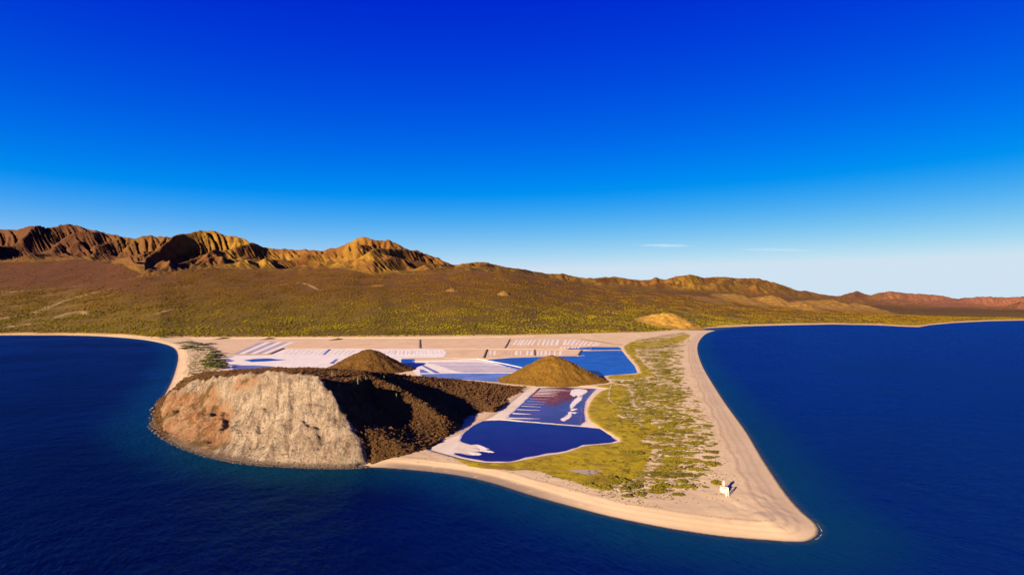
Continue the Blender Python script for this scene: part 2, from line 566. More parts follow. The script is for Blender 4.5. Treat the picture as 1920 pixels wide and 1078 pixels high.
M_STRIP = mat_crust('raked_white_salt', (0.68, 0.60, 0.56), (0.75, 0.68, 0.64), (0.62, 0.48, 0.38), 0.06)
M_DYKE = mat_simple('dark_earth_dyke', (0.10, 0.065, 0.035), (0.22, 0.15, 0.09), 0.3)
M_DYKE_PALE = mat_simple('pale_earth_dyke', (0.42, 0.29, 0.18), (0.58, 0.44, 0.32), 0.3)
M_DYKE_WHITE = mat_simple('salt_caked_dyke', (0.60, 0.50, 0.40), (0.72, 0.63, 0.54), 0.3)
M_LAGOON = mat_pond('lagoon_water', (0.003, 0.060, 0.330), 0.15, 0.35, 0.5, 0.22)
M_POND = mat_pond('brine_water', (0.012, 0.004, 0.036), 0.035, 0.05, 0.95, 0.5, (1.0, 0.52, 0.85))
M_POOL = mat_pond('shallow_pool_water', (0.090, 0.130, 0.36), 0.08, 0.1, 0.5, 0.2)
M_BUSH = mat_simple('olive_shrub_leaves', (0.030, 0.025, 0.002), (0.140, 0.108, 0.003), 0.8, rnd=True)
M_DRYBUSH = mat_simple('dry_brown_scrub', (0.030, 0.013, 0.005), (0.125, 0.055, 0.018), 0.5, rnd=True)
def mat_plainbush():
    m, nt, b = new_mat('plain_shrub_leaves')
    p = geo(nt).outputs['Position']
    xyz = nt.n('ShaderNodeSeparateXYZ', {0: p}).outputs
    ri = nt.n('ShaderNodeObjectInfo').outputs['Random']
    f = nt.math('MULTIPLY_ADD', nt.mapr(nt.noise(p, 0.006, 4), 0.35, 0.65), 0.5, nt.math('MULTIPLY', ri, 0.5))
    lowc = nt.mix(f, (0.026, 0.018, 0.001), (0.185, 0.142, 0.002))
    upc = nt.mix(f, (0.030, 0.014, 0.001), (0.160, 0.082, 0.003))
    hi = nt.mapr(nt.math('ADD', nt.math('ADD', xyz[2], nt.mapr(xyz[0], 300, 2600, 0, 110)), nt.math('MULTIPLY', nt.noise(p, 0.0015, 3), 120)), 90, 250)
    setb(nt, b, nt.mix(hi, lowc, upc), 0.9, None, 0.1)
    return m


M_PLAINBUSH = mat_plainbush()
M_CACTUS = mat_simple('cactus_skin', (0.055, 0.065, 0.022), (0.115, 0.115, 0.045), 0.8)
M_TREE = mat_simple('mangrove_leaves', (0.014, 0.020, 0.004), (0.075, 0.070, 0.008), 0.5, rnd=True)
M_BARK = mat_simple('bark', (0.05, 0.035, 0.022), (0.10, 0.07, 0.045), 1.5)
M_ROCK = mat_simple('dark_shore_rock', (0.035, 0.027, 0.024), (0.12, 0.085, 0.065), 0.8)
M_WHITE = mat_simple('white_paint', (0.42, 0.37, 0.35), (0.50, 0.45, 0.43), 0.7, 0.6, 0.01)
M_PINK = mat_simple('faded_red_paint', (0.32, 0.15, 0.14), (0.38, 0.20, 0.18), 0.7, 0.6, 0.01)
M_DARK = mat_simple('dark_opening', (0.02, 0.02, 0.022), (0.04, 0.035, 0.03), 1.0, 0.5, 0.01)
M_FOAM = mat_simple('sea_foam', (0.55, 0.58, 0.62), (0.75, 0.78, 0.80), 0.5)
M_TRACK = mat_simple('sand_track', (0.44, 0.32, 0.19), (0.56, 0.42, 0.28), 0.1)

# ---------------------------------------------------------------- plan of the coast (traced from the photograph, laid on the ground)
def gl(pts, n=5, z=0.0, closed=False):
    return np.array([g(p[0], p[1], z) for p in spline(pts, n, closed)])


coast_px = [(150, 629), (200, 631), (260, 636), (300, 643), (325, 652), (333, 665), (331, 685), (321, 715), (305, 745), (290, 770),
            (285, 790), (292, 808), (330, 834), (400, 858), (470, 870), (560, 876), (640, 878), (690, 876), (760, 880), (850, 890), (920, 905), (1000, 930),
            (1080, 952), (1150, 970), (1250, 990), (1350, 1005), (1440, 1013), (1500, 1016), (1525, 1009), (1535, 996), (1528, 980), (1500, 955),
            (1470, 920), (1430, 860), (1400, 810), (1360, 755), (1325, 700), (1312, 672), (1308, 652), (1313, 637), (1328, 624), (1360, 617), (1410, 612.5)]
coast = np.vstack([gl(coast_px), [g(x, y) for x, y in ((1430, 606), (1160, 620), (700, 627), (345, 627), (150, 624))]])

# line where the scrub plain begins (it is the shore itself at the far left and far right)
PX = np.array([-900, 0, 120, 200, 260, 300, 345, 500, 700, 950, 1160, 1215, 1300, 1340, 1400, 1480, 1560, 1640, 1700, 1722, 1745, 1790, 1850, 1920, 2600.])
PYv = np.array([629, 628.5, 628.5, 630, 633, 636, 634, 634, 633, 630.5, 625, 624, 617, 614.5, 611.5, 609.5, 608, 609.5, 612.5, 613, 609, 605, 602, 600.5, 597.])
FX = np.array([-900, -200, 0, 150, 230, 270, 320, 400, 520, 640, 700, 850, 960, 1060, 1150, 1300, 1400, 1500, 1600, 1700, 1800, 1920, 2600.])
FYv = np.array([500, 492, 490, 488, 498, 514, 512, 502, 508, 504, 514, 512, 512, 532, 543, 547, 556, 563, 572, 577, 580, 583, 588.])
FD = np.array([5600, 5600, 5600, 5500, 5000, 4500, 4600, 5000, 5000, 5000, 4800, 4900, 5100, 5300, 5600, 6000, 6300, 6600, 7200, 8200, 9200, 10000, 12000.])
CX = np.array([-900, -400, -200, -80, 0, 30, 50, 75, 85, 100, 125, 145, 165, 180, 200, 220, 240, 250, 262, 280, 290, 310, 325, 350, 358, 375, 405, 415, 425, 445, 460, 475,
               492, 505, 520, 540, 555, 572, 585, 605, 615, 630, 645, 660, 670, 676, 690, 705, 715, 727, 738, 755, 770, 785, 800, 820, 840, 852, 865, 880, 900, 915, 925, 940, 960,
               975, 1000, 1030, 1055, 1070, 1090, 1110, 1150, 1170, 1200, 1218, 1230, 1245, 1270, 1295, 1320, 1355, 1380, 1420, 1440, 1470, 1495, 1515, 1535, 1570, 1590, 1605, 1630,
               1650, 1670, 1700, 1740, 1770, 1790, 1850, 1880, 1920, 2000, 2200, 2600.])
CYv = np.array([450, 430, 436, 424, 431, 431, 424, 424, 428, 425, 420, 424, 431, 433, 439, 442, 447, 448, 443, 442, 444, 444, 442, 440, 436, 432, 434, 440, 443, 444, 450, 457,
                464, 465, 468, 467, 470, 467, 470, 470, 467, 466, 459, 452, 446, 445, 447, 451, 452, 450, 455, 463, 470, 471, 477, 484, 493, 498, 495, 493, 492, 492, 496, 499, 503,
                504, 509, 514, 513, 517, 521, 522, 519, 522, 526, 525, 520, 525, 518, 515, 521, 519, 522, 522, 527, 535, 545, 546, 551, 556, 550, 546, 554,
                549, 546, 550, 552, 555, 560, 556, 558, 556, 560, 566, 570.])
CDx = np.array([-900, 0, 300, 480, 700, 880, 1000, 1300, 1450, 1550, 1700, 1920, 2600.])
CD = np.array([7200, 6900, 6300, 6200, 5900, 6200, 6900, 7800, 8600, 9800, 11500, 13500, 15000.])


def col_curves(t):
    px = t * F + 960                               # the photograph's column in which a line of sight X = t*Y lies
    w = lambda y: np.array([ray(960, v)[2] / ray(960, v)[1] for v in np.atleast_1d(y)])
    y0 = np.interp(px, PX, PYv)
    Y0 = -H / w(y0)
    Yb = np.interp(px, FX, FD)
    zb = H + w(np.interp(px, FX, FYv)) * Yb
    Yc = np.interp(px, CDx, CD)
    wc = w(np.interp(px, CX, CYv))
    return px, Y0, Yb, zb, Yc, wc


_tt = np.linspace(-1.8, 1.8, 1400)
_cc = list(col_curves(_tt))
for _ in range(60):
    for i_ in (2, 3): _cc[i_] = np.convolve(np.pad(_cc[i_], 1, mode='edge'), [0.25, 0.5, 0.25], 'valid')


def plain_z(X, Y):
    t = X / Y
    tt = _tt
    px, Y0, Yb, zb, Yc, wc = _cc
    i = lambda a: np.interp(t, tt, a)
    Y0, Yb, zb, px = i(Y0), i(Yb), i(zb), i(px)
    d = Y - Y0
    u = np.clip(d / (Yb - Y0), 0, 1.6)
    z = zb * np.where(u < 1, u ** 1.3, 1 + 0.35 * (u - 1))
    shore = np.clip(sstep(1320, 1360, px) + sstep(290, 230, px), 0, 1)      # 1 where the plain ends at the sea
    lo = -3 + 5.5 * sstep(-25, 22, d) + shore * 3.0 * sstep(20, 60, d)
    fade = np.clip(u * 6, 0, 1)
    z = z + lo + fade * (fbm(X * 0.0016, Y * 0.0012, 4, 3) * 14 + np.abs(perlin(X * 0.004 + Y * .0008, Y * 0.0007, 9)) * 10)
    return z, d, u, shore, px


def fan(t0, t1, nt_, y0, y1, ny):
    t = np.linspace(t0, t1, nt_)
    y = np.exp(np.linspace(math.log(y0), math.log(y1), ny))
    T, Y = np.meshgrid(t, y)
    return T, T * Y, Y


# ---------------------------------------------------------------- flat ground polygons (pixels)
far_flat = gl([(350, 635), (500, 634.5), (700, 634), (950, 632), (1150, 627), (1200, 631), (1175, 645), (1168, 655), (1180, 672), (1199, 700), (1150, 704), (1100, 708),
               (985, 708), (945, 720), (640, 704), (425, 700), (418, 680), (405, 664), (385, 650)], 2)
rim_px = [(1000, 725), (1060, 724), (1135, 728), (1126, 734), (1112, 745), (1102, 762), (1099, 776), (1106, 790), (1120, 800), (1138, 811), (1150, 818), (1161, 826), (1158, 830), (1145, 832),
          (1095, 837), (1060, 849), (1020, 855), (985, 862), (950, 868), (910, 868), (870, 862), (840, 854), (812, 846), (802, 840), (830, 826), (858, 815), (880, 800), (920, 782), (955, 757), (980, 737)]
rim = gl(rim_px, 5, 0.5, True)
marsh_px = [(1135, 726), (1160, 728), (1150, 750), (1140, 775), (1150, 792), (1205, 800), (1200, 815), (1172, 826), (1195, 842), (1185, 865), (1170, 890), (1125, 905), (1075, 893), (1010, 880), (950, 876),
            (890, 866), (880, 858), (950, 860), (1050, 846), (1140, 828), (1100, 800), (1090, 775), (1105, 745)]
marsh = gl(marsh_px, 4, 0, True)
marsh2 = gl([(1150, 640), (1215, 642), (1235, 640), (1290, 627), (1280, 640), (1210, 652), (1190, 660), (1205, 680), (1225, 705), (1190, 712), (1150, 712), (1150, 702), (1196, 700), (1180, 670), (1160, 648)], 4, 0, True)
veg_px = [(1190, 636), (1290, 622), (1296, 640), (1284, 655), (1282, 690), (1300, 735), (1328, 780), (1345, 830), (1358, 880), (1345, 908), (1300, 928), (1240, 944), (1180, 942), (1130, 936), (1080, 918), (1000, 897),
          (930, 882), (860, 870), (770, 862), (760, 856), (850, 850), (950, 866), (1060, 848), (1155, 828), (1130, 800), (1100, 770), (1130, 735), (1150, 712), (1200, 700), (1180, 665), (1170, 645)]
veg = gl(veg_px, 4, 0, True)
veg2 = gl([(335, 645), (395, 638), (405, 662), (428, 690), (400, 705), (345, 712), (338, 690), (345, 668), (325, 648)], 3, 0, True)

# ---------------------------------------------------------------- spit and beaches
T, X, Y = fan(-1.0, 0.72, 1000, 296, 2900, 560)
sd = sdf(X, Y, coast)
_, d_pl, _, _, pxg = plain_z(X, Y)
keep = (sd > -45) & (d_pl < 160)
fl = np.maximum(sstep(-8, 8, sdf(X, Y, far_flat)), sstep(-5, 3, sdf(X, Y, rim)))
n_a = fbm(X * 0.02, Y * 0.02, 4, 21)
mar = np.maximum(sstep(-20, -6, sdf(X, Y, marsh) + n_a * 7), 0.8 * sstep(-15, 10, sdf(X, Y, marsh2) + n_a * 15))
sv_ = sdf(X, Y, veg)
vg = np.maximum(sstep(-14, 40, sv_ + n_a * 10), 0.85 * sstep(-10, 30, sdf(X, Y, veg2)))
z_sand = np.where(sd < 0, sd * 0.09, 2.1 * sstep(0, 26, sd) - 0.5 * sstep(26, 70, sd)) + 0.25 * sstep(4, 30, sd) * fbm(X * 0.035, Y * 0.035, 4, 31)
z_sand = z_sand + 0.9 * vg * np.clip(fbm(X * 0.06, Y * 0.1, 3, 41) + 0.15, 0, 1) * (1 - mar)
tip = np.array(g(1470, 965))
rt = np.hypot(X - tip[0], Y - tip[1])
z_sand = z_sand + 0.45 * sstep(60, 20, rt) * sstep(3, 15, sd) * np.abs(fbm(X * 0.05, Y * 0.03, 3, 55)) * 2
Zs = z_sand * (1 - fl) + 0.5 * fl
pebble = sstep(680, 760, pxg) * sstep(1180, 950, pxg) * sstep(700, 560, Y)
spit = grid_mesh('beach', X, Y, Zs, M_SPIT, dict(coast=sd, marsh=mar * (1 - fl), veg=vg * (1 - fl), pebble=pebble, flat=fl), keep)
tag(link(spit), 'pale sand spit with marsh turf and salt flats between two bays', None, None, 'structure')
_tv, _yv = T[0], np.log(Y[:, 0])


def spit_z(x, y):
    return bilerp(_tv, _yv, Zs, np.asarray(x) / np.asarray(y), np.log(np.asarray(y)))


def spit_a(A, x, y):
    return bilerp(_tv, _yv, A, np.asarray(x) / np.asarray(y), np.log(np.asarray(y)))


# ---------------------------------------------------------------- sea
def sinh_axis(lo, hi, c, s, n):
    return c + s * np.sinh(np.linspace(math.asinh((lo - c) / s), math.asinh((hi - c) / s), n))


xs, ys = sinh_axis(-40000, 40000, 0, 260, 380), sinh_axis(-3000, 60000, 520, 260, 320)
SX, SY = np.meshgrid(xs, ys)
ssd = np.clip(-sdf(SX, SY, coast), -50, 2000)
tag(link(grid_mesh('sea', SX, SY, np.zeros_like(SX), M_SEA, dict(shore=ssd, side=sstep(-500, 500, SX)))), 'deep blue sea on both sides of the sand spit', None, None, 'structure')

# ---------------------------------------------------------------- scrub plain
T, X, Y = fan(-1.15, 1.15, 900, 2000, 13000, 300)
Zp, d, u, shore, pxg = plain_z(X, Y)
tt = np.linspace(-1.8, 1.8, 1400)
Ybg = np.interp(T, tt, col_curves(tt)[2])
keepp = (d > -60) & (Y < Ybg * 1.15)
wash = np.zeros_like(X)
for pl, wd in (([(-20, 600), (60, 588), (100, 572), (150, 556), (215, 541)], 22), ([(0, 549), (70, 544), (130, 538), (240, 524), (268, 516)], 14),
               ([(20, 612), (90, 603), (120, 590), (150, 584), (158, 590)], 20), ([(290, 590), (320, 580)], 12), ([(1250, 580), (1330, 592), (1400, 598)], 18),
               ([(1220, 560), (1300, 570), (1400, 580)], 12), ([(500, 540), (560, 530), (600, 545)], 10)):
    pp = []
    for a in spline(pl, 6):
        x_, y_, w_ = ray(*a)
        yy = np.linspace(2300, 7000, 400)
        zz = plain_z(x_ / y_ * yy, yy)[0]
        j = np.argmax(zz > H + w_ / y_ * yy)
        pp.append((x_ / y_ * yy[j], yy[j]))
    for (ax, ay), (bx, by) in zip(pp[:-1], pp[1:]):
        L = (bx - ax) ** 2 + (by - ay) ** 2 + 1e-6
        q = np.clip(((X - ax) * (bx - ax) + (Y - ay) * (by - ay)) / L, 0, 1)
        dd = np.hypot(X - ax - q * (bx - ax), (Y - ay - q * (by - ay)))
        wash = np.maximum(wash, sstep(wd * 1.4, wd * 0.3, dd + 14 * perlin(X * .02, Y * .01, 60)))
wash = np.maximum(wash, 0.35 * sstep(330, -100, pxg) * sstep(0.75, 0.2, u) * sstep(0.1, 0.35, fbm(X * 0.006, Y * 0.0035, 3, 70)))
en = perlin(X * 0.01, Y * 0.01, 61)
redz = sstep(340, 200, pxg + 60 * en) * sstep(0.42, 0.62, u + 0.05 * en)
edge = np.maximum(sstep(70, 25, d + 25 * en), shore * sstep(170, 60, d + 60 * en) * sstep(1300, 1350, pxg))
plain = grid_mesh('desert_plain', X, Y, Zp, M_PLAIN, dict(up=np.clip(u, 0, 1), wash=wash * (1 - redz), edge=edge, redz=redz), keepp)
tag(link(plain), 'scrub covered desert plain rising from the shore to the mountains', None, None, 'structure')

# ---------------------------------------------------------------- mountains: a range cut by running water
def erode(h, U, fixed, iters, K, dt, m=0.5):
    r, c = h.shape
    N = r * c
    off = [(-1, 0), (1, 0), (0, -1), (0, 1), (-1, -1), (-1, 1), (1, -1), (1, 1)]
    idx = np.arange(N).reshape(r, c)
    fx = fixed.ravel()
    for it in range(iters):
        h = h + U * dt * (~fixed)
        P = np.pad(h, 1, mode='constant', constant_values=1e9)
        best = np.zeros((r, c))
        rec = idx.copy()
        for dy, dx in off:
            L = math.hypot(dy, dx)
            s = (h - P[1 + dy:r + 1 + dy, 1 + dx:c + 1 + dx]) / L
            b_ = s > best
            best = np.where(b_, s, best)
            rec = np.where(b_, idx + dy * c + dx, rec)
        rec = rec.ravel()
        rec[fx] = np.arange(N)[fx]
        order = np.argsort(-h.ravel(), kind='stable').tolist()
        rl = rec.tolist()
        A = [1.0] * N
        for i in order:
            j = rl[i]
            if j != i: A[j] += A[i]
        Fv = (K * dt * np.power(np.array(A), m)).tolist()
        hl = h.ravel().tolist()
        for i in reversed(order):
            j = rl[i]
            if j != i and hl[i] > hl[j]:
                f_ = Fv[i]
                hl[i] = (hl[i] + f_ * hl[j]) / (1 + f_)
        h = np.array(hl).reshape(r, c)
        # slopes steeper than loose rock fails at are lowered
        if it % 2 == 0:
            P = np.pad(h, 1, mode='edge')
            lap = P[:-2, 1:-1] + P[2:, 1:-1] + P[1:-1, :-2] + P[1:-1, 2:] - 4 * h
            h = h + 0.03 * lap * (~fixed)
    return h


NC, NR = 1000, 175
tcol = np.linspace(-1.12, 1.12, NC)
px, Y0, Yb, zb, Yc, wc = col_curves(tcol)
v = np.linspace(-0.22, 1.55, NR)
V, TC = np.meshgrid(v, tcol, indexing='ij')
wig = fbm(TC * 9, V * 1.3, 4, 80)
MY = Yb[None, :] + V * (Yc - Yb)[None, :]
MX = MY * TC
Hc = np.maximum(wc * Yc + H - plain_z(tcol * Yc, Yc)[0], 40)
Hn = (Hc / Hc.mean())[None, :]
prof = 0.10 * sstep(-0.14 + 0.12 * wig, 0.1, V) + 0.90 * np.clip((V + 0.05) / 1.0, 0, 1) ** 1.5
valley = fbm(TC * 13 - V * 2.2, V * 1.1 + 3, 3, 84)
vm = 0.12 + 1.5 * np.clip(valley + 0.38, 0, 1)
vm = vm + (1 - vm) * sstep(0.78, 1.02, V)
U = prof * (1.0 - 0.55 * sstep(1.05, 1.55, V)) * vm * Hn
U = np.clip(U, 0.0, None)
low = sstep(0.02, 0.22, V) * sstep(0.5, 0.25, V) * np.clip(fbm(TC * 22, V * 3, 2, 90) + 0.02, 0, 1)
U = U + 0.55 * low * np.minimum(Hn, 1.2)
h0 = U * 0.6 + 0.30 * np.abs(fbm(TC * 60, V * 9, 3, 86)) + 0.10 * np.random.default_rng(3).random(U.shape)
fixed = np.zeros(U.shape, bool)
fixed[0, :] = True
fixed[-1, :] = True
E_ = erode(h0, U, fixed, 46, 0.055, 1.0)
E_ = np.maximum(E_, 0)
base = plain_z(MX, MY)[0] - 4
need = (wc[None, :] * MY + H - base) / np.maximum(E_, 0.05 * E_.max())
need = np.where((V > 0.35) & (V < 1.4), need, 1e9)
kk = need.min(0)
for _ in range(40):
    kk = np.convolve(np.pad(kk, 1, mode='edge'), [0.25, 0.5, 0.25], 'valid')
rel = np.clip(E_ * kk[None, :] / 200, 0, 1)
wxm, wym = fbm(MX * .0016, MY * .0016, 3, 410) * 180, fbm(MX * .0016, MY * .0016, 3, 415) * 180
E_ = np.maximum(E_ + rel * 16 / kk[None, :] * (ridged((MX + wxm) * 0.0060, (MY + wym) * 0.0026, 5, 420, 0.55) - 0.9), E_ * 0.3)
need = np.where((V > 0.35) & (V < 1.4), (wc[None, :] * MY + H - base) / np.maximum(E_, 0.05 * E_.max()), 1e9)
kk = need.min(0)
for _ in range(24):
    kk = np.convolve(np.pad(kk, 1, mode='edge'), [0.25, 0.5, 0.25], 'valid')
MZ = base + E_ * kk[None, :] + (fbm(MX * 0.009, MY * 0.009, 3, 95) * 5 + 3 * (ridged(MX * 0.011 + wig, MY * 0.005, 3, 97) - 0.6)) * np.clip(E_ * kk / 80, 0, 1)
mtn = grid_mesh('mountains', MX, MY, MZ, M_MTN, dict(far=np.broadcast_to(sstep(1480, 1800, px), MX.shape), shade_tint=np.broadcast_to(np.maximum(sstep(540, 120, px), 0.0 * px), MX.shape), foot=np.clip(E_ * kk[None, :] / 260, 0, 1)))
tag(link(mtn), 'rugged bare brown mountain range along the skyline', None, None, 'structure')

# ---------------------------------------------------------------- headland, from a network of crest, rib, gully and foot lines
foot_px = [(293, 766), (286, 790), (293, 808), (330, 834), (400, 857.5), (470, 869.5), (560, 875.5), (640, 877.5), (688, 874), (720, 867), (760, 860), (800, 847), (840, 823), (870, 803), (915, 776), (960, 749), (985, 736)]
foot = [(*g(x, y), 0.0) for x, y in foot_px] + [(30, 905, 0), (-20, 930, 0), (-100, 905, 0), (-165, 868, 0), (-235, 848, 0), (-320, 852, 0), (-410, 832, 0), (-452, 795, 0), (-470, 752, 0)]
lines = [
    # edge of the pale cliff
    [at(*a) for a in ((299, 757, 700), (335, 733, 685), (370, 718, 650), (420, 709, 600), (500, 702, 560), (560, 702, 535), (600, 716, 528), (625, 745, 514), (650, 785, 497), (670, 825, 484))],
    # crest seen against what lies behind
    [at(*a) for a in ((345, 708, 765), (385, 697, 765), (430, 693, 735), (500, 690, 690), (560, 690, 660), (620, 691, 650), (680, 695, 690), (740, 700, 745), (800, 706, 795), (860, 711, 835), (920, 718, 865), (965, 725, 885))],
    # first rib right of the cliff, its hidden gully, second rib, second gully
    [at(*a) for a in ((634, 756, 514), (682, 796, 505), (742, 829, 497))],
    [at(*a) for a in ((648, 724, 572), (690, 752, 590), (735, 784, 572), (775, 812, 546), (800, 835, 520))],
    [at(*a) for a in ((690, 704, 645), (740, 724, 628), (790, 753, 607), (835, 786, 587))],
    [at(*a) for a in ((745, 708, 742), (790, 730, 735), (835, 757, 704), (866, 784, 650))],
    [at(*a) for a in ((850, 722, 800), (895, 744, 745), (925, 762, 690))],
    # halfway down the cliff face
    [at(*a) for a in ((318, 780, 618), (380, 775, 590), (450, 775, 553), (520, 775, 515), (590, 785, 500), (640, 805, 488))],
    [at(*a) for a in ((308, 798, 596), (340, 815, 560), (370, 824, 536), (450, 838, 503), (540, 846, 479), (620, 850, 473))],
]
ring = []
cx0, cy0 = -210, 680
for i, (x, y, z) in enumerate(foot):
    a, b_ = np.array(foot[i - 1][:2]), np.array(foot[(i + 1) % len(foot)][:2])
    tn = (b_ - a) / np.linalg.norm(b_ - a)
    nn = np.array([tn[1], -tn[0]])
    if np.dot(nn, np.array([x - cx0, y - cy0])) < 0: nn = -nn
    ring.append((x + nn[0] * 10, y + nn[1] * 10, -7.0))
pts, edges = [], []
for ln, cl in [(foot, True), (ring, True)] + [(l_, False) for l_ in lines]:
    s = len(pts)
    pts += [tuple(p) for p in ln]
    edges += [(s + i, s + i + 1) for i in range(len(ln) - 1)]
    if cl: edges.append((s + len(ln) - 1, s))
vo, eo, fo, ov, oe, of = delaunay_2d_cdt([Vector(p[:2]) for p in pts], edges, [], 0, 1e-4)
vz = [np.mean([pts[k_][2] for k_ in ov[i]]) if ov[i] else None for i in range(len(vo))]
PA = np.array([p[:3] for p in pts])
for i, z in enumerate(vz):
    if z is None:
        dd = np.hypot(PA[:, 0] - vo[i].x, PA[:, 1] - vo[i].y)
        j = np.argsort(dd)[:2]
        vz[i] = float(np.average(PA[j, 2], weights=1 / (dd[j] + 1e-3)))
HS = 1.3
hx, hy = np.arange(-545, 75, HS), np.arange(438, 960, HS)
HX, HY = np.meshgrid(hx, hy)
HZ = np.full(HX.shape, -9.0)
for f_ in fo:
    for k_ in range(1, len(f_) - 1):
        tri = (f_[0], f_[k_], f_[k_ + 1])
        (ax, ay), (bx, by), (cx, cy) = [(vo[i].x, vo[i].y) for i in tri]
        i0, i1 = max(int((min(ax, bx, cx) - hx[0]) / HS), 0), int((max(ax, bx, cx) - hx[0]) / HS) + 2
        j0, j1 = max(int((min(ay, by, cy) - hy[0]) / HS), 0), int((max(ay, by, cy) - hy[0]) / HS) + 2
        sx, sy = HX[j0:j1, i0:i1], HY[j0:j1, i0:i1]
        den = (by - cy) * (ax - cx) + (cx - bx) * (ay - cy)
        if abs(den) < 1e-9 or sx.size == 0: continue
        l1 = ((by - cy) * (sx - cx) + (cx - bx) * (sy - cy)) / den
        l2 = ((cy - ay) * (sx - cx) + (ax - cx) * (sy - cy)) / den
        l3 = 1 - l1 - l2
        w_ = (l1 >= -1e-6) & (l2 >= -1e-6) & (l3 >= -1e-6)
        HZ[j0:j1, i0:i1] = np.where(w_, l1 * vz[tri[0]] + l2 * vz[tri[1]] + l3 * vz[tri[2]], HZ[j0:j1, i0:i1])
HZ = blur(HZ, 5)
cliff_poly = np.array([at(*a)[:2] for a in ((308, 757, 698), (303, 778, 650), (306, 800, 592), (318, 818, 566))] + [p[:2] for p in foot[3:9]] + [p[:2] for p in reversed(lines[0][1:])])
wx, wy = fbm(HX * 0.03, HY * 0.03, 4, 120) * 9, fbm(HX * 0.03, HY * 0.03, 4, 124) * 9
csd = sdf(HX + wx * 0.5, HY + wy * 0.5, cliff_poly)
cl_m = sstep(-5, 5, csd)
hgt = np.clip(HZ / 8, 0, 1)
# rills and buttresses on the cliff, running down the slope
gy_, gx_ = np.gradient(HZ, HS)
along = HX * 0.93 - HY * 0.37 + wx * 0.8
rill = ridged(along * 0.035, HY * 0.006 + HZ * 0.01, 3, 130) - 0.4
crag = ridged(HX * 0.05 + wx * .04, HY * 0.03 + HZ * 0.06 + wy * .04, 4, 140) - 0.5
HZ = HZ + hgt * cl_m * (4.2 * rill + 3.4 * crag + 1.3 * fbm(HX * 0.22, HY * 0.22 + HZ * 0.1, 3, 150))
HZ = HZ + hgt * (1 - cl_m) * (1.2 * fbm(HX * 0.025, HY * 0.025, 4, 160) + 0.5 * fbm(HX * 0.16, HY * 0.16, 3, 164))
# deep clefts in the left part of the cliff
cleft = [([(437, 716), (430, 740), (418, 765), (405, 772)], 7, 5), ([(425, 762), (428, 790), (415, 812), (400, 825)], 6, 4.5), ([(597, 795), (604, 815), (602, 835)], 4, 3),
         ([(692, 850), (684, 868), (680, 874)], 5, 4), ([(520, 760), (505, 790), (490, 805)], 6, 2.5)]


def head_hit(px_, py_, y0=440, y1=950):
    x_, y_, w_ = ray(px_, py_)
    yy = np.linspace(y0, y1, 1500)
    xx = x_ / y_ * yy
    zz = bilerp(hx, hy, HZ, xx, yy)
    zz = np.where((xx < hx[0]) | (xx > hx[-1]), -9, zz)
    hit = zz > H + w_ / y_ * yy
    if not hit.any(): return None
    j = int(np.argmax(hit))
    return xx[j], yy[j], zz[j]


cut = np.zeros_like(HZ)
for pl, wd, dp in cleft:
    pp = [head_hit(*p) for p in spline(pl, 4)]
    pp = [p for p in pp if p]
    for a, b_ in zip(pp[:-1], pp[1:]):
        L = (b_[0] - a[0]) ** 2 + (b_[1] - a[1]) ** 2 + 1e-6
        q = np.clip(((HX - a[0]) * (b_[0] - a[0]) + (HY - a[1]) * (b_[1] - a[1])) / L, 0, 1)
        dd = np.hypot(HX - a[0] - q * (b_[0] - a[0]), HY - a[1] - q * (b_[1] - a[1])) + wx * 0.2
        cut = np.maximum(cut, dp * sstep(wd, 0, dd))
HZ = HZ - cut
orange_poly = []
for p in ((312, 745), (345, 735), (400, 722), (410, 745), (440, 770), (425, 800), (430, 830), (390, 852), (330, 830), (296, 800)):
    q = head_hit(*p)
    if q: orange_poly.append(q[:2])
orange_poly2 = [q[:2] for q in (head_hit(*p) for p in ((432, 713), (480, 704), (500, 706), (470, 730), (440, 738))) if q]
om = np.maximum(sstep(-14, 12, sdf(HX, HY, orange_poly)), 0.75 * sstep(-10, 8, sdf(HX, HY, orange_poly2)))
head = grid_mesh('headland', HX, HY, HZ, M_HEAD, dict(cliff=cl_m, orange=om), HZ > -5)
tag(link(head), 'scrubby headland with a pale eroded cliff facing the sea', None, None, 'structure')


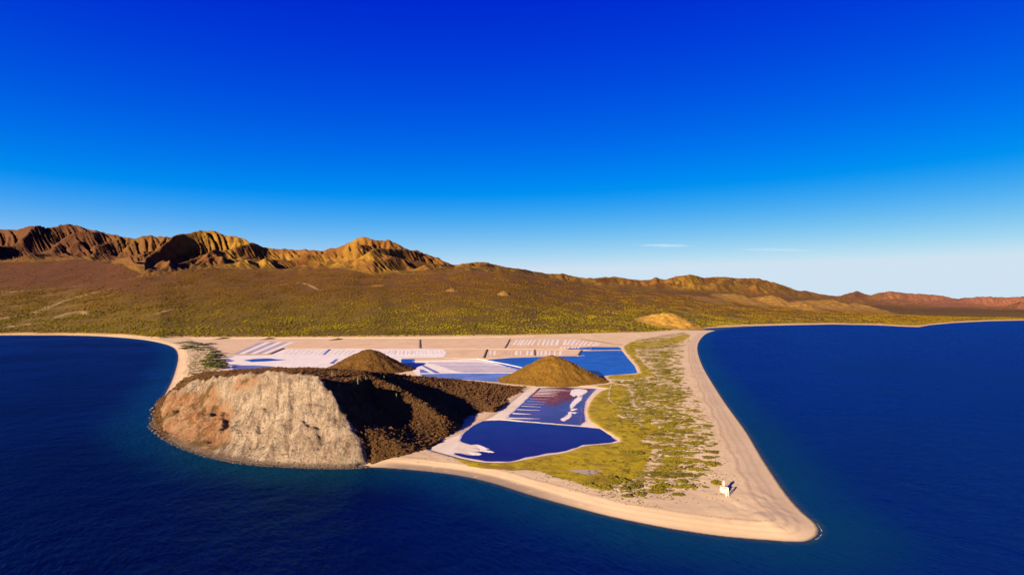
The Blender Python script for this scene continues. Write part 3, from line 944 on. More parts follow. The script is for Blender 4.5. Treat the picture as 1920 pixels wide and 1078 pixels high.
# ---------------------------------------------------------------- cone hills and mounds
def cone_hill(name, cx, cy, zt, z0, radii, mat, label, seed, nr=60, na=150, rough=1.0, sharp=0.2, power=1.08, ground=None):
    th = np.linspace(0, 2 * np.pi, na + 1)
    rho = np.linspace(0, 1.12, nr)
    TH, RH = np.meshgrid(th, rho)
    ang = np.array([0, np.pi / 2, np.pi, 1.5 * np.pi, 2 * np.pi])
    rr_ = np.array([radii[0], radii[1], radii[2], radii[3], radii[0]])
    k_ = np.interp(TH, ang, rr_)
    s_ = 0.5 - 0.5 * np.cos(np.pi * np.mod(TH, np.pi / 2) / (np.pi / 2))
    q_ = (np.floor(TH / (np.pi / 2)).astype(int)) % 4
    rad = np.array(radii)[q_] * (1 - s_) + np.array(radii)[(q_ + 1) % 4] * s_
    per = fbm(np.cos(TH) * 1.5, np.sin(TH) * 1.5, 3, seed)
    rad = rad * (1 + 0.13 * per * sstep(0.1, 0.7, RH))
    x = cx + RH * rad * np.cos(TH)
    y = cy + RH * rad * np.sin(TH)
    e = (np.sqrt(RH * RH + sharp ** 2) - sharp) / (math.sqrt(1 + sharp ** 2) - sharp)
    h_ = np.clip(1 - e, -0.25, 1)
    h_ = np.where(h_ > 0, np.abs(h_) ** power, h_)
    hh = zt - z0
    zb_ = z0 if ground is None else ground(x, y)
    z = zb_ + hh * h_ + np.clip(h_ * 3, 0, 1) * rough * hh * 0.06 * fbm(x * 6 / rad.mean(), y * 6 / rad.mean(), 4, seed + 3)
    z = z - np.clip(h_ * 3, 0, 1) * np.clip(1 - h_, 0, 1) * hh * 0.075 * rough ** 0.3 * ridged(np.cos(TH) * 2.6 + RH * .5, np.sin(TH) * 2.6 - RH * .3, 3, seed + 8)
    o = grid_mesh(name, x, y, z, mat)
    tag(link(o), label, None, None, 'structure')
    return (x, y, z)


ap = at(1035, 667, 985)
hillB = cone_hill('hill', ap[0], ap[1], ap[2], 0.3, (99, 95, 92, 84), M_HILL, 'rounded golden hill standing over the near salt pond', 200)
ap2 = at(692, 655, 1150)
hillA = cone_hill('hill', ap2[0], ap2[1], ap2[2], 0.3, (92, 85, 92, 95), M_HILLDARK, 'smaller brown hill behind the headland among white pans', 210)


def ground_hit(px_, py_):
    x_, y_, w_ = ray(px_, py_)
    yy = np.linspace(2000, 9000, 1500)
    zz = plain_z(x_ / y_ * yy, yy)[0]
    j = int(np.argmax(zz > H + w_ / y_ * yy))
    return x_ / y_ * yy[j], yy[j], zz[j]


for i, (px_, py_, hw, yy, lab) in enumerate([
        (1256, 589, 52, 3230, 'bare tan hill at the neck of the spit'), (1340, 564, 42, 5300, 'low tan foothill left of its row on the far plain'), (1392, 555, 44, 5700, 'broad tan foothill below the right skyline'),
        (1450, 556, 36, 5700, 'tan foothill with a pointed top below the right skyline'), (1500, 567, 34, 5500, 'small tan foothill low on the far plain'), (1562, 564, 48, 6000, 'wide reddish foothill on the far plain'),
        (1612, 570, 40, 6100, 'reddish foothill furthest right on the plain'), (710, 536, 15, 4150, 'small reddish mound on the middle of the plain'),
        (848, 542, 12, 4000, 'reddish mound low on the plain'), (945, 546, 11, 3900, 'dull red mound on the plain')]):
    a = at(px_, py_, yy)
    z0 = float(plain_z(np.array([a[0]]), np.array([a[1]]))[0][0]) - 3
    r_ = hw / F * yy * 1.25
    top = max(a[2], z0 + 8)
    cone_hill('foothill', a[0], a[1], top, z0, (r_, r_ * 1.5, r_ * 1.1, r_ * 1.6), M_TANHILL if i == 0 else M_MOUND, lab, 220 + i * 9, 36, 90, 4.5, 0.3, 1.35, lambda x_, y_: plain_z(x_, y_)[0] - 2)


# ---------------------------------------------------------------- flat sheets: pans, ponds, crusts
from mathutils.geometry import tessellate_polygon


def sheet(name, pts, z, mat, parent=None, kind=None, label=None, jit=0.0, sub=0.0, seed=0, thick=0.0, world=False, curve=0):
    P = pts if world else [g(*p, z) for p in (spline(pts, curve, True) if curve else pts)]
    P = [tuple(p) for p in P]
    if sub:
        Q = []
        for i in range(len(P)):
            a, b_ = np.array(P[i]), np.array(P[(i + 1) % len(P)])
            n_ = max(1, int(np.linalg.norm(b_ - a) / sub))
            for k_ in range(n_): Q.append(a + (b_ - a) * k_ / n_)
        Q = np.array(Q)
        if jit:
            Q = Q + jit * np.stack([fbm(Q[:, 0] / sub / 3, Q[:, 1] / sub / 3, 3, seed), fbm(Q[:, 0] / sub / 3 + 40, Q[:, 1] / sub / 3, 3, seed + 5)], -1)
        P = [tuple(q) for q in Q]
    tris = tessellate_polygon([[Vector((*p, 0)) for p in P]])
    n_ = len(P)
    area = sum(P[i][0] * P[(i + 1) % n_][1] - P[(i + 1) % n_][0] * P[i][1] for i in range(n_))
    co = [(*p, z) for p in P]
    faces = []
    for t_ in tris:
        a, b_, c = [P[i] for i in t_]
        up = (b_[0] - a[0]) * (c[1] - a[1]) - (b_[1] - a[1]) * (c[0] - a[0]) > 0
        faces.append(t_ if up else t_[::-1])
    if thick:
        co += [(*p, z - thick) for p in P]
        for i in range(n_):
            j = (i + 1) % n_
            faces.append((i + n_, j + n_, j, i) if area > 0 else (j + n_, i + n_, i, j))
    o = bpy.data.objects.new(name, raw_mesh(name, co, faces, mat))
    link(o, parent)
    tag(o, label, None, None, kind)
    return o


def strip_pts(x0, y0, x1, y1, w0, w1=None):
    w1 = w0 if w1 is None else w1
    return [(x0 - w0 / 2, y0), (x0 + w0 / 2, y0), (x1 + w1 / 2, y1), (x1 - w1 / 2, y1)]


Z1, Z2, Z3, Z4 = 0.62, 0.72, 0.82, 0.98


def pan(pts, mat, label, z=Z1, jit=2.0, seed=0):
    return sheet('salt_pan', pts, z, mat, None, 'structure', label, jit, 14.0, seed)


p_ul = pan([(400, 637.5), (500, 639), (640, 638), (785, 638), (785, 652.6), (640, 652.6), (531, 652.4), (505, 663.4), (412, 663.6), (396, 652)], M_TANPAN, 'long dry tan salt pan along the far left edge of the works', seed=300)
p_um = pan([(790, 638), (954, 636.6), (945, 652.6), (790, 652.8)], M_TANPAN, 'bare tan salt pan between two dark dykes', seed=301)
p_ur = pan([(960, 636.6), (1050, 634.4), (1100, 637.5), (1142, 646.4), (1128, 650), (1096, 651), (1085, 653), (949, 652.8)], M_TANPAN, 'tan pan ruled with slanting white salt rows at the far right', seed=302)
p_wl = pan([(427, 667), (505, 665.6), (532, 655), (640, 654.6), (830, 655), (838, 660), (832, 670), (755, 671.5), (752, 691), (640, 695), (500, 694), (430, 692), (421, 680)], M_SALT, 'wide white salt pan with blue pools behind the headland', seed=303, jit=3)
p_pk = pan([(839, 655.4), (911, 655.2), (905, 671), (833, 671)], M_TANPAN, 'small pinkish pan left of the slanted dark dyke', seed=304)
p_lr = pan([(915, 656), (1000, 656.2), (1089, 657.6), (1083, 666.4), (1035, 667.4), (910, 672)], M_TANPAN, 'tan pan with faint upright salt rows behind the golden hill', seed=305)
p_wm = pan([(778, 678), (893, 673.2), (1012, 695), (985, 701), (800, 705), (785, 706), (771, 693)], M_SALT, 'white and lilac streaked pan beside the blue lagoon', seed=306, jit=2.5)

# salt rows: each raked row is a low bank of its own
i = 0
for j, x in enumerate((398, 438, 470, 512, 550, 590, 640, 690, 735, 775, 830, 910, 965, 1010, 1055, 1100, 1140, 1190, 1240, 1275)):
    t_ = 636.4 if x < 1000 else 636.4 + (x - 1000) / 275 * 6
    b_ = 646.2 if x < 950 else 646.2 + (x - 950) / 325 * 1.2
    sl = 34 if x < 600 else 22 if x < 760 else 16 if x < 930 else 34
    wd = random.uniform(3.2, 5.2) + (2.2 if x in (830, 910) else 0)
    if b_ - t_ < 2: continue
    sheet('salt_row', strip_pts(900 + x / 5.647, t_ + 0.4, 900 + (x - sl * 1.2) / 5.647, b_, wd * 0.8, wd), Z3, M_STRIP, p_ur, None, None, 2.0, 9, 320 + j, 0.22)
for j, x in enumerate((870, 905, 940, 985, 1015, 1050)):
    sheet('salt_row', strip_pts(900 + x / 5.647, 649.2, 900 + (x - 10) / 5.647, 652.6, 3.4), Z3, M_STRIP, p_ur, None, None, 1.5, 9, 350 + j, 0.22)
for j, x in enumerate((110, 155, 385, 430, 500, 545, 615, 650, 695, 735, 790, 850)):
    sheet('salt_row', strip_pts(900 + (x + 6) / 5.647, 657.6, 900 + x / 5.647, 664.8, 2.6 + (j % 3)), Z3, M_STRIP, p_lr, None, None, 1.2, 9, 360 + j, 0.2)
for j, x in enumerate((250, 275, 310, 345)):
    sheet('salt_row', strip_pts(900 + (x + 14) / 5.647, 658, 900 + (x - 14) / 5.647, 666, 1.6), Z3, M_DYKE_PALE, p_lr, None, None, 1.0, 9, 375 + j, 0.2)
for j, x in enumerate((480, 520, 560, 590, 650, 690, 735, 770, 825, 860, 905, 940, 995, 1020, 1075, 1110)):
    sl = 26 if x < 640 else 8 if x < 900 else -8
    sheet('salt_row', strip_pts(640 + (x + sl / 2) / 6, 656.4, 640 + (x - sl / 2) / 6, 664.8, random.uniform(2.6, 4.6)), Z3, M_STRIP, p_wl, None, None, 1.4, 9, 380 + j, 0.22)
for j, x in enumerate((545, 610, 655, 700, 760, 800, 825, 865)):
    sheet('salt_row', strip_pts(640 + x / 6 + 1, 657, 640 + x / 6 - 1, 663.5, 1.6), Z2 + .02, M_TANPAN, p_wl, None, None, 1.0, 9, 400 + j, 0.06)
for j in range(6):           # white and lilac beds of the left pan
    xb, xt = 442 + j * 10.6, 492 + j * 11.2
    sheet('salt_bed', strip_pts(xt, 641.2, xb, 663.2, 9.0, 9.4), Z2, (M_LILAC, M_STRIP)[j % 2], p_ul, None, None, 1.6, 12, 410 + j, 0.1)
for j in range(14):          # shallow beds of the white pan left of the small hill
    x = 536 + j * 9.3
    sheet('salt_bed', strip_pts(x + 8, 656.2, x - 3, 664.6, 1.1), Z2, M_LILAC if j % 3 else M_TANPAN, p_wl, None, None, 1.0, 10, 420 + j, 0.05)
for j, (y, xa, xb) in enumerate(((680.5, 800, 905), (683.4, 812, 925), (686.2, 822, 940), (688.6, 830, 956), (691.0, 836, 966), (693.2, 842, 974), (695.4, 850, 980), (697.4, 860, 984))):
    sheet('salt_bed', [(xa, y - 0.75), (xb, y - 0.95), (xb + 5, y + 0.6), (xa + 6, y + 0.8)], Z2, M_LILAC, p_wm, None, None, 1.2, 14, 440 + j, 0.05)
for j, pl in enumerate(([(786, 683), (792, 683.5), (826, 699), (816, 699.5)], [(787, 692.5), (794, 693), (806, 699), (788, 699)])):
    sheet('salt_bed', pl, Z2 + 0.02, M_POOL, p_wm, None, None, 1.0, 10, 460 + j, 0.04)

# water of the salt works
sheet('lagoon', [(912, 674.6), (960, 670.2), (1035, 668), (1083, 667.6), (1091, 658), (1128, 657.2), (1165, 656.8), (1174, 665), (1181, 674), (1190, 686), (1199, 699), (1175, 701), (1150, 702.6), (1130, 706),
                 (1060, 707), (990, 704), (979, 697)], 0.70, M_LAGOON, None, 'structure', 'bright blue lagoon around the foot of the golden hill', 2.0, 12, 470)
sheet('brine_pool', [(1066, 652.8), (1094, 651.4), (1112, 650.2), (1160, 650.6), (1168, 655.8), (1093, 656.6), (1062, 654.6)], 0.71, M_LAGOON, None, 'structure', 'narrow blue pool beyond the lagoon at the end of the salt rows', 3.0, 12, 474)
sheet('brine_pool', [(752, 673), (777, 673), (777.5, 683), (770, 692), (752, 692)], 0.71, M_LAGOON, None, 'structure', 'dark blue pool in the shadow of the smaller hill', 2.0, 10, 476)
sheet('brine_pool', [(457, 675.5), (475, 672.6), (500, 671.6), (520, 673.2), (538, 674.2), (505, 677), (470, 678.4)], 0.73, M_LAGOON, None, 'structure', 'thin bright blue pool on the white pan, the farther of two', 5.0, 10, 478)
sheet('brine_pool', [(434, 688), (440, 684.6), (480, 685), (505, 686.5), (536, 690), (495, 692), (440, 693)], 0.73, M_POOL, None, 'structure', 'thin violet pool on the white pan behind the headland crest', 5.0, 10, 480)
sheet('brine_pool', [(422, 675.5), (430, 674.2), (440, 675.6), (434, 677.4), (425, 677)], 0.73, M_POOL, None, 'structure', 'tiny blue puddle at the left end of the white pan', 2.0, 8, 482)
for j, pl in enumerate(([(616, 654.5), (622, 654.6), (610, 664.6), (604, 665)], [(630, 673), (634, 673.2), (626, 681.5), (617, 681.6)])):
    sheet('brine_pool', pl, 0.73, M_POOL, None, 'structure', ('blue runnel slanting across the white pan', 'blue runnel left of the smaller hill')[j], 2.0, 8, 484 + j)
sheet('brine_pool', [(786, 701.4), (840, 700), (1000, 699.8), (1012, 697.6), (978, 707.5), (945, 717), (880, 712), (800, 708)], 0.78, M_POOL, None, 'structure', 'long violet blue pool between the headland crest and the lilac pan', 2.0, 10, 488)

# the near salt pond
def grow(pts, d, curve=0):
    P = np.array([g(*p, 0.6) for p in pts])
    a = np.roll(P, -1, 0) - np.roll(P, 1, 0)
    a /= np.linalg.norm(a, axis=1)[:, None]
    n_ = np.stack([a[:, 1], -a[:, 0]], -1)
    ar = sum(P[i][0] * P[(i + 1) % len(P)][1] - P[(i + 1) % len(P)][0] * P[i][1] for i in range(len(P)))
    return P + n_ * (d if ar > 0 else -d)


M_WETSALT = mat_crust('wet_salt_margin', (0.36, 0.29, 0.36), (0.48, 0.40, 0.42), (0.30, 0.22, 0.32), 0.08)
M_SHALLOW = mat_crust('brown_brine_shallows', (0.135, 0.058, 0.012), (0.175, 0.085, 0.022), (0.10, 0.045, 0.02), 0.05)
sheet('salt_bank', rim, 0.62, M_RIM, None, 'structure', 'cream white salt bank all round the near salt pond', 2.2, 5, 490, world=True)
near_px = [(905, 789), (935, 787.6), (985, 791.6), (1035, 795.6), (1085, 799.6), (1128, 804), (1139, 813), (1149, 820), (1155, 826), (1146, 829.4), (1092, 834.4), (1060, 845), (1020, 851.4), (985, 857.6),
                    (955, 865.4), (910, 864.6), (875, 857.6), (852, 852.4), (853, 849), (864, 850), (884, 853.6), (899, 853.6), (897, 848), (886, 846.6), (902, 846), (900, 841), (880, 841), (905, 840), (896, 832.6), (884, 833.6),
                    (866, 828.6), (862, 826), (868, 814), (880, 803), (892, 795)]
sheet('wet_margin', grow(near_px, 1.7), 0.67, M_WETSALT, bpy.data.objects['salt_bank'], None, None, 1.6, 3, 600, world=True)
sheet('salt_pond', near_px, 0.72, M_POND, None, 'structure', 'dark violet salt pond nearest the camera', 1.8, 4, 492)
up_px = [(1011, 727.4), (1060, 726.2), (1117, 729), (1106, 740), (1097, 754), (1095, 772), (1097, 790), (1087, 797.4), (1035, 793.6), (985, 789.4), (951, 784.6), (957, 777), (966, 769), (980, 756), (996, 740)]
sheet('wet_margin', grow(up_px, 1.6), 0.67, M_WETSALT, bpy.data.objects['salt_bank'], None, None, 1.6, 3, 602, world=True)
up = sheet('salt_pond', up_px, 0.72, mat_pond('violet_brine_water', (0.055, 0.030, 0.100), 0.035, 0.05, 0.9, 0.5, (1.0, 0.6, 0.8)),
           None, 'structure', 'upper salt pond mirroring the golden hill', 1.2, 4, 494)
for j, (x0, x1, y, w) in enumerate(((1014, 1062, 729.0, .5), (1012, 1072, 730.8, .5), (1010, 1050, 733.0, .7), (1007, 1044, 735.6, .7), (1004, 1046, 738.2, .8), (1000, 1040, 741.4, .5), (994, 1030, 747, .35), (989, 1024, 751.6, .35),
                                     (983, 1020, 756.4, .4), (978, 1014, 761, .5), (970, 1012, 767.4, .7), (962, 996, 774.6, 1.5), (953, 1012, 783.2, 1.4))):
    sheet('salt_row', [(x0, y - w * .6), (x0 + (x1 - x0) * .5, y - w * .4 + 0.8), (x1, y + 1.6), (x0 + (x1 - x0) * .5, y + w * .5 + 0.8), (x0 - 1, y + w * .7)], Z2 + 0.05, M_STRIP if w > .4 else M_LILAC, up, None, None, 0.5, 4, 500 + j, 0.2)
for j, pl in enumerate(([(1073, 731), (1085, 729), (1098, 730.5), (1101, 734), (1094, 739), (1088, 743), (1081, 741), (1077, 743), (1070, 739)],
                        [(1084, 744), (1091, 741), (1089, 750), (1080, 757), (1075, 763), (1071, 766), (1070, 760), (1075, 752)],
                        [(1064, 778), (1070, 775), (1070, 781), (1064, 786), (1056, 789), (1052, 785), (1060, 782)],
                        [(1070, 768), (1076, 766), (1082, 766.5), (1076, 769)], [(1071, 773.4), (1078, 772.6), (1082, 773.6), (1076, 774.6)], [(1066, 773.4), (1071, 771), (1072, 774), (1068, 776)])):
    sheet('wet_margin', grow(pl, 1.3), Z2 + 0.05, M_WETSALT, up, None, None, 1.6, 2.5, 560 + j, 0.04, world=True)
    sheet('salt_island', pl, Z2 + 0.2, M_STRIP, up, None, None, 1.6, 2, 520 + j, 0.13, curve=3)
for j, pl in enumerate(([(896, 833.5), (908, 838), (914, 842), (906, 841.6), (898, 840)], [(902, 842), (918, 844.6), (925, 848), (912, 847), (900, 844.6)], [(880, 848.4), (898, 849), (902, 851.6), (890, 852)])):
    sheet('wet_margin', [(x_ + (4 if x_ > 905 else 1), y_ + (.8 if k_ % 2 else -.3)) for k_, (x_, y_) in enumerate(pl)], Z2 + 0.04, M_WETSALT, bpy.data.objects['salt_pond'], None, None, 1.6, 2.5, 570 + j, 0.03)
    sheet('salt_island', pl, Z2 + 0.06, M_STRIP, bpy.data.objects['salt_pond'], None, None, 1.0, 3, 530 + j, 0.08, curve=3)
sheet('brine_pool', [(1040, 884), (1060, 880.6), (1100, 880.4), (1130, 881.4), (1112, 889), (1085, 893.4), (1055, 889)], float(spit_z(*g(1085, 886)).max()) + 0.12, mat_crust('grey_mud_flat', (0.34, 0.26, 0.20), (0.38, 0.30, 0.23), (0.30, 0.22, 0.17)),
      None, 'structure', 'dry grey mud flat in the marsh turf beside the near beach', 0.8, 5, 540, curve=4)


# ---------------------------------------------------------------- dykes between the pans
def dyke(pts, w, h, mat, label, name='earth_dyke', z0=0.3, world=False, cat='dyke', group='dykes between the salt pans', seed=0):
    P = np.array(pts if world else [g(*p, 0.6) for p in pts])
    Q = []
    for a, b_ in zip(P[:-1], P[1:]):
        n_ = max(1, int(np.linalg.norm(b_ - a) / (w * 1.5)))
        Q += [a + (b_ - a) * k_ / n_ for k_ in range(n_)]
    Q = np.array(Q + [P[-1]])
    tn = np.gradient(Q, axis=0)
    tn /= np.linalg.norm(tn, axis=1)[:, None] + 1e-9
    nn = np.stack([-tn[:, 1], tn[:, 0]], -1)
    co, faces = [], []
    for k_, (q, n_) in enumerate(zip(Q, nn)):
        s_ = w * (1 + 0.25 * float(perlin(np.array([k_ * .7]), np.array([seed + .3]), 7)[0]))
        hh = h * (1 + 0.3 * float(perlin(np.array([k_ * .9]), np.array([seed + 9.3]), 8)[0]))
        for o_, z_ in ((-s_ * .5, 0), (-s_ * .22, hh), (s_ * .22, hh), (s_ * .5, 0)):
            co.append((q[0] + n_[0] * o_, q[1] + n_[1] * o_, z0 + z_))
    m_ = len(Q)
    for k_ in range(m_ - 1):
        for e in range(3):
            a = k_ * 4 + e
            faces.append((a, a + 1, a + 5, a + 4)[::-1])
    faces += [(0, 1, 2, 3), (m_ * 4 - 1, m_ * 4 - 2, m_ * 4 - 3, m_ * 4 - 4)]
    o = bpy.data.objects.new(name, raw_mesh(name, co, faces, mat))
    tag(link(o), label, cat, group)
    return o


dyke([(787.3, 637), (787.3, 653.4)], 7, 1.8, M_DYKE, 'short dark dyke crossing the far tan pan straight away from the camera', seed=1)
dyke([(956, 636), (953, 642), (949, 649), (946, 653)], 6, 1.6, M_DYKE, 'curved dark dyke at the left end of the white salt rows', seed=2)
dyke([(913, 655.4), (910, 663), (906.5, 671.6)], 7, 1.8, M_DYKE, 'slanted dark dyke right of the pinkish pan', seed=3)
dyke([(1002, 655.6), (1002.5, 667)], 5, 1.5, M_DYKE, 'dark dyke ending behind the golden hill top', seed=4)
dyke([(1091, 656.6), (1087, 661), (1083.5, 667.2)], 7, 1.7, M_DYKE, 'dark dyke at the left edge of the lagoon', seed=5)
dyke([(1109, 651.2), (1108.5, 655.4)], 5, 1.4, M_DYKE, 'stubby dark dyke in the narrow blue pool', seed=6)
dyke([(505, 664.4), (518, 659), (531, 653.4)], 9, 2.0, M_DYKE, 'dark slanting dyke between the lilac beds and the white pan', seed=7)
dyke([(408, 664.4), (440, 664.6), (504, 664.6)], 7, 1.0, M_DYKE, 'thin straight dyke below the lilac beds', seed=8)
dyke([(532, 653.4), (700, 653.8), (910, 653.8), (1000, 654.8), (1106, 656)], 8, 1.0, M_DYKE_PALE, 'long straight pale dyke running the whole length of the works', seed=9)
dyke([(1092, 657), (1130, 656.8), (1168, 656.2)], 5, 0.7, M_DYKE_PALE, 'low pale dyke between the lagoon and the narrow pool', seed=10)
dyke([(774, 677.4), (835, 675.4), (894, 672.6)], 5, 0.8, M_DYKE_WHITE, 'salt caked dyke along the far side of the lilac pan', seed=11)
dyke([(895, 672.4), (950, 683), (1014, 697.2)], 7, 1.2, M_DYKE_WHITE, 'white dyke slanting between the lilac pan and the lagoon', seed=12)
dyke([(832, 671.6), (870, 671.8), (908, 672.2), (990, 669.4), (1035, 667.8)], 5, 0.8, M_DYKE_PALE, 'pale dyke along the near side of the pinkish and tan pans', seed=13)
dyke([(1083, 667.4), (1096, 666.4)], 4, 0.7, M_DYKE_WHITE, 'tiny white spit of salt jutting into the lagoon', seed=14)
dyke([(900, 786.4), (935, 786), (985, 789.9), (1040, 794.2)], 1.9, 0.45, M_DYKE_WHITE, 'white dyke between the upper and the near salt pond', seed=15)
dyke([(1040, 794.4), (1085, 797.8), (1105, 799.4), (1130, 802.5), (1154, 808)], 1.8, 0.42, M_DYKE_PALE, 'low brown dyke continuing the white one to the marsh', seed=16)
dyke([(1118, 729), (1108, 739), (1098, 751), (1090, 763)], 1.5, 0.5, M_DYKE, 'thin dark dyke slanting down the right side of the upper pond', seed=17)
dyke([(1090, 764), (1092, 774), (1089, 786), (1087, 797)], 1.4, 0.5, M_DYKE, 'thin dark dyke running down to the white dyke of the near pond', seed=18)
dyke([(1011, 727), (1003, 735), (997, 741)], 1.8, 0.5, M_DYKE, 'dark edge dyke at the upper left corner of the upper pond', seed=19)
dyke([(1090, 636), (1120, 640), (1150, 645), (1166, 645.4)], 12, 1.2, mat_simple('turf_bank', (0.13, 0.10, 0.015), (0.20, 0.15, 0.02), 0.1), 'curved olive turf bank beyond the white salt rows', seed=20)
dyke([(1186, 648), (1200, 641), (1210, 634.5)], 7, 1.0, M_DYKE, 'thin dark bank at the right corner of the works', seed=21)
dyke([(360, 634.6), (500, 634.4), (700, 634), (880, 633.2), (1000, 630.6)], 8, 1.4, M_DYKE_PALE, 'long sandy bank between the scrub plain and the salt works', seed=22)

# earth fans where gullies break through the bank
for j, (x, y, lab) in enumerate(((419, 636.5, 'tan earth mound at the plain edge, leftmost of three'), (505, 637, 'tan earth mound at the plain edge, middle of three'), (632, 638, 'tan earth mound at the plain edge, rightmost of three'))):
    c_ = g(x, y - 1.2)
    n1, n2 = 18, 5
    co = [(c_[0], c_[1], 6.0)]
    for r_ in range(1, n2):
        for a_ in range(n1):
            an = a_ / n1 * 2 * math.pi
            rr_ = r_ / (n2 - 1) * (1 + 0.25 * math.sin(3 * an + j) + random.uniform(-.08, .08))
            co.append((c_[0] + math.cos(an) * rr_ * 15 + 6 * rr_ * math.sin(an), c_[1] + math.sin(an) * rr_ * 60, 0.3 + 5.7 * (1 - r_ / (n2 - 1)) ** 1.2))
    faces = [(0, 1 + a_, 1 + (a_ + 1) % n1) for a_ in range(n1)]
    for r_ in range(n2 - 2):
        for a_ in range(n1):
            s0, s1 = 1 + r_ * n1, 1 + (r_ + 1) * n1
            faces.append((s0 + a_, s1 + a_, s1 + (a_ + 1) % n1, s0 + (a_ + 1) % n1))
    o = bpy.data.objects.new('earth_mound', raw_mesh('earth_mound', co, faces, M_MOUND, True))
    tag(link(o), lab, 'mound', 'earth mounds at the plain edge')

# sandy tracks through the turf
def track(pts, w, label):
    P = np.array([g(*p) for p in spline(pts, 8)])
    tn = np.gradient(P, axis=0)
    tn /= np.linalg.norm(tn, axis=1)[:, None]
    nn = np.stack([-tn[:, 1], tn[:, 0]], -1)
    co = []
    for k_, (p, n_) in enumerate(zip(P, nn)):
        for s_ in (-.5, 0, .5):
            q = p + n_ * s_ * w * (1 + 0.3 * math.sin(k_ * 1.7) * abs(s_))
            co.append((q[0], q[1], float(spit_z(q[0], q[1])) + (0.22 if s_ == 0 else 0.1)))
    faces = [(k_ * 3 + e, k_ * 3 + e + 3, k_ * 3 + e + 4, k_ * 3 + e + 1) for k_ in range(len(P) - 1) for e in (0, 1)]
    o = bpy.data.objects.new('track', raw_mesh('track', co, faces, M_TRACK, True))
    tag(link(o), label, None, None, 'structure')


track([(1197, 668), (1208, 682), (1222, 696), (1232, 706), (1234, 716), (1228, 722)], 3.4, 'narrow sandy track along the right side of the lagoon')
track([(1185, 735), (1187, 748), (1190, 762), (1205, 772), (1222, 784), (1232, 792)], 2.6, 'narrow sandy track winding through the middle of the scrub')
track([(1172, 776), (1184, 785), (1198, 796), (1206, 803)], 1.8, 'short sandy track along the edge of the marsh')
track([(1158, 712), (1145, 726), (1142, 745), (1143, 752), (1155, 762)], 2.0, 'sandy track curving round the foot of the golden hill')


# ---------------------------------------------------------------- vegetation
def clump(n, seed, flat=0.35, leaf=0.22, mat=None, name='clump'):
    """a shrub: many crumpled leaf clumps over a low dome of unit radius"""
    r = np.random.default_rng(seed)
    co, fa = [], []
    base_ = np.array([(1, 0, 0), (-1, 0, 0), (0, 1, 0), (0, -1, 0), (0, 0, 1), (0, 0, -1)], float)
    tri = [(0, 2, 4), (2, 1, 4), (1, 3, 4), (3, 0, 4), (2, 0, 5), (1, 2, 5), (3, 1, 5), (0, 3, 5)]
    for i_ in range(n):
        a = r.uniform(0, 2 * np.pi)
        d = math.sqrt(r.uniform(0, 1)) * 0.92
        k_ = 1 + 0.18 * math.sin(3 * a + seed) + 0.12 * math.sin(5 * a + 2 * seed)
        zz = flat * math.sqrt(max(0, 1 - d * d)) * r.uniform(0.45, 1.0)
        p = base_ * r.uniform(0.6, 1.35, (6, 1)) * leaf * r.uniform(0.65, 1.3) * np.array([1, 1, 0.8])
        q, _ = np.linalg.qr(r.normal(size=(3, 3)))
        p = p @ q.T + np.array([d * math.cos(a) * k_, d * math.sin(a) * k_, zz])
        s_ = len(co)
        co += p.tolist()
        fa += [tuple(v_ + s_ for v_ in t_) for t_ in tri]
    return raw_mesh(name, co, fa, mat)


def scatter(name, P, S, protos, mat, label, seed=0):
    """shrubs nobody could count: points that carry one of a few small shrub meshes each"""
    P = np.asarray(P, np.float32)
    me = bpy.data.meshes.new(name)
    me.vertices.add(len(P))
    me.vertices.foreach_set('co', P.ravel())
    r = np.random.default_rng(seed)
    a = me.attributes.new('scl', 'FLOAT_VECTOR', 'POINT')
    a.data.foreach_set('vector', np.asarray(S, np.float32).ravel())
    a = me.attributes.new('rot', 'FLOAT', 'POINT')
    a.data.foreach_set('value', r.uniform(0, 6.28, len(P)).astype(np.float32))
    me.materials.append(mat)
    o = bpy.data.objects.new(name, me)
    ng = bpy.data.node_groups.new(name + '_nodes', 'GeometryNodeTree')
    ng.interface.new_socket('Geometry', in_out='INPUT', socket_type='NodeSocketGeometry')
    ng.interface.new_socket('Geometry', in_out='OUTPUT', socket_type='NodeSocketGeometry')
    N = ng.nodes.new
    gi, go = N('NodeGroupInput'), N('NodeGroupOutput')
    mp = N('GeometryNodeMeshToPoints')
    ip = N('GeometryNodeInstanceOnPoints')
    jn = N('GeometryNodeJoinGeometry')
    for pm in protos:
        po = bpy.data.objects.new(name + '_source', pm)
        oi = N('GeometryNodeObjectInfo')
        oi.inputs['Object'].default_value = po
        oi.inputs['As Instance'].default_value = True
        ng.links.new(oi.outputs['Geometry'], jn.inputs[0])
    ip.inputs['Pick Instance'].default_value = True
    sa = N('GeometryNodeInputNamedAttribute')
    sa.data_type = 'FLOAT_VECTOR'
    sa.inputs[0].default_value = 'scl'
    ra = N('GeometryNodeInputNamedAttribute')
    ra.data_type = 'FLOAT'
    ra.inputs[0].default_value = 'rot'
    cx_ = N('ShaderNodeCombineXYZ')
    ng.links.new(ra.outputs[0], cx_.inputs[2])
    ng.links.new(gi.outputs[0], mp.inputs[0])
    ng.links.new(mp.outputs[0], ip.inputs['Points'])
    ng.links.new(jn.outputs[0], ip.inputs['Instance'])
    ng.links.new(cx_.outputs[0], ip.inputs['Rotation'])
    ng.links.new(sa.outputs[0], ip.inputs['Scale'])
    ng.links.new(ip.outputs[0], go.inputs[0])
    md = o.modifiers.new('scatter', 'NODES')
    md.node_group = ng
    tag(link(o), label, None, None, 'stuff')
    return o


def pick(xlo, xhi, ylo, yhi, n, r):
    return r.uniform(xlo, xhi, n), r.uniform(ylo, yhi, n)


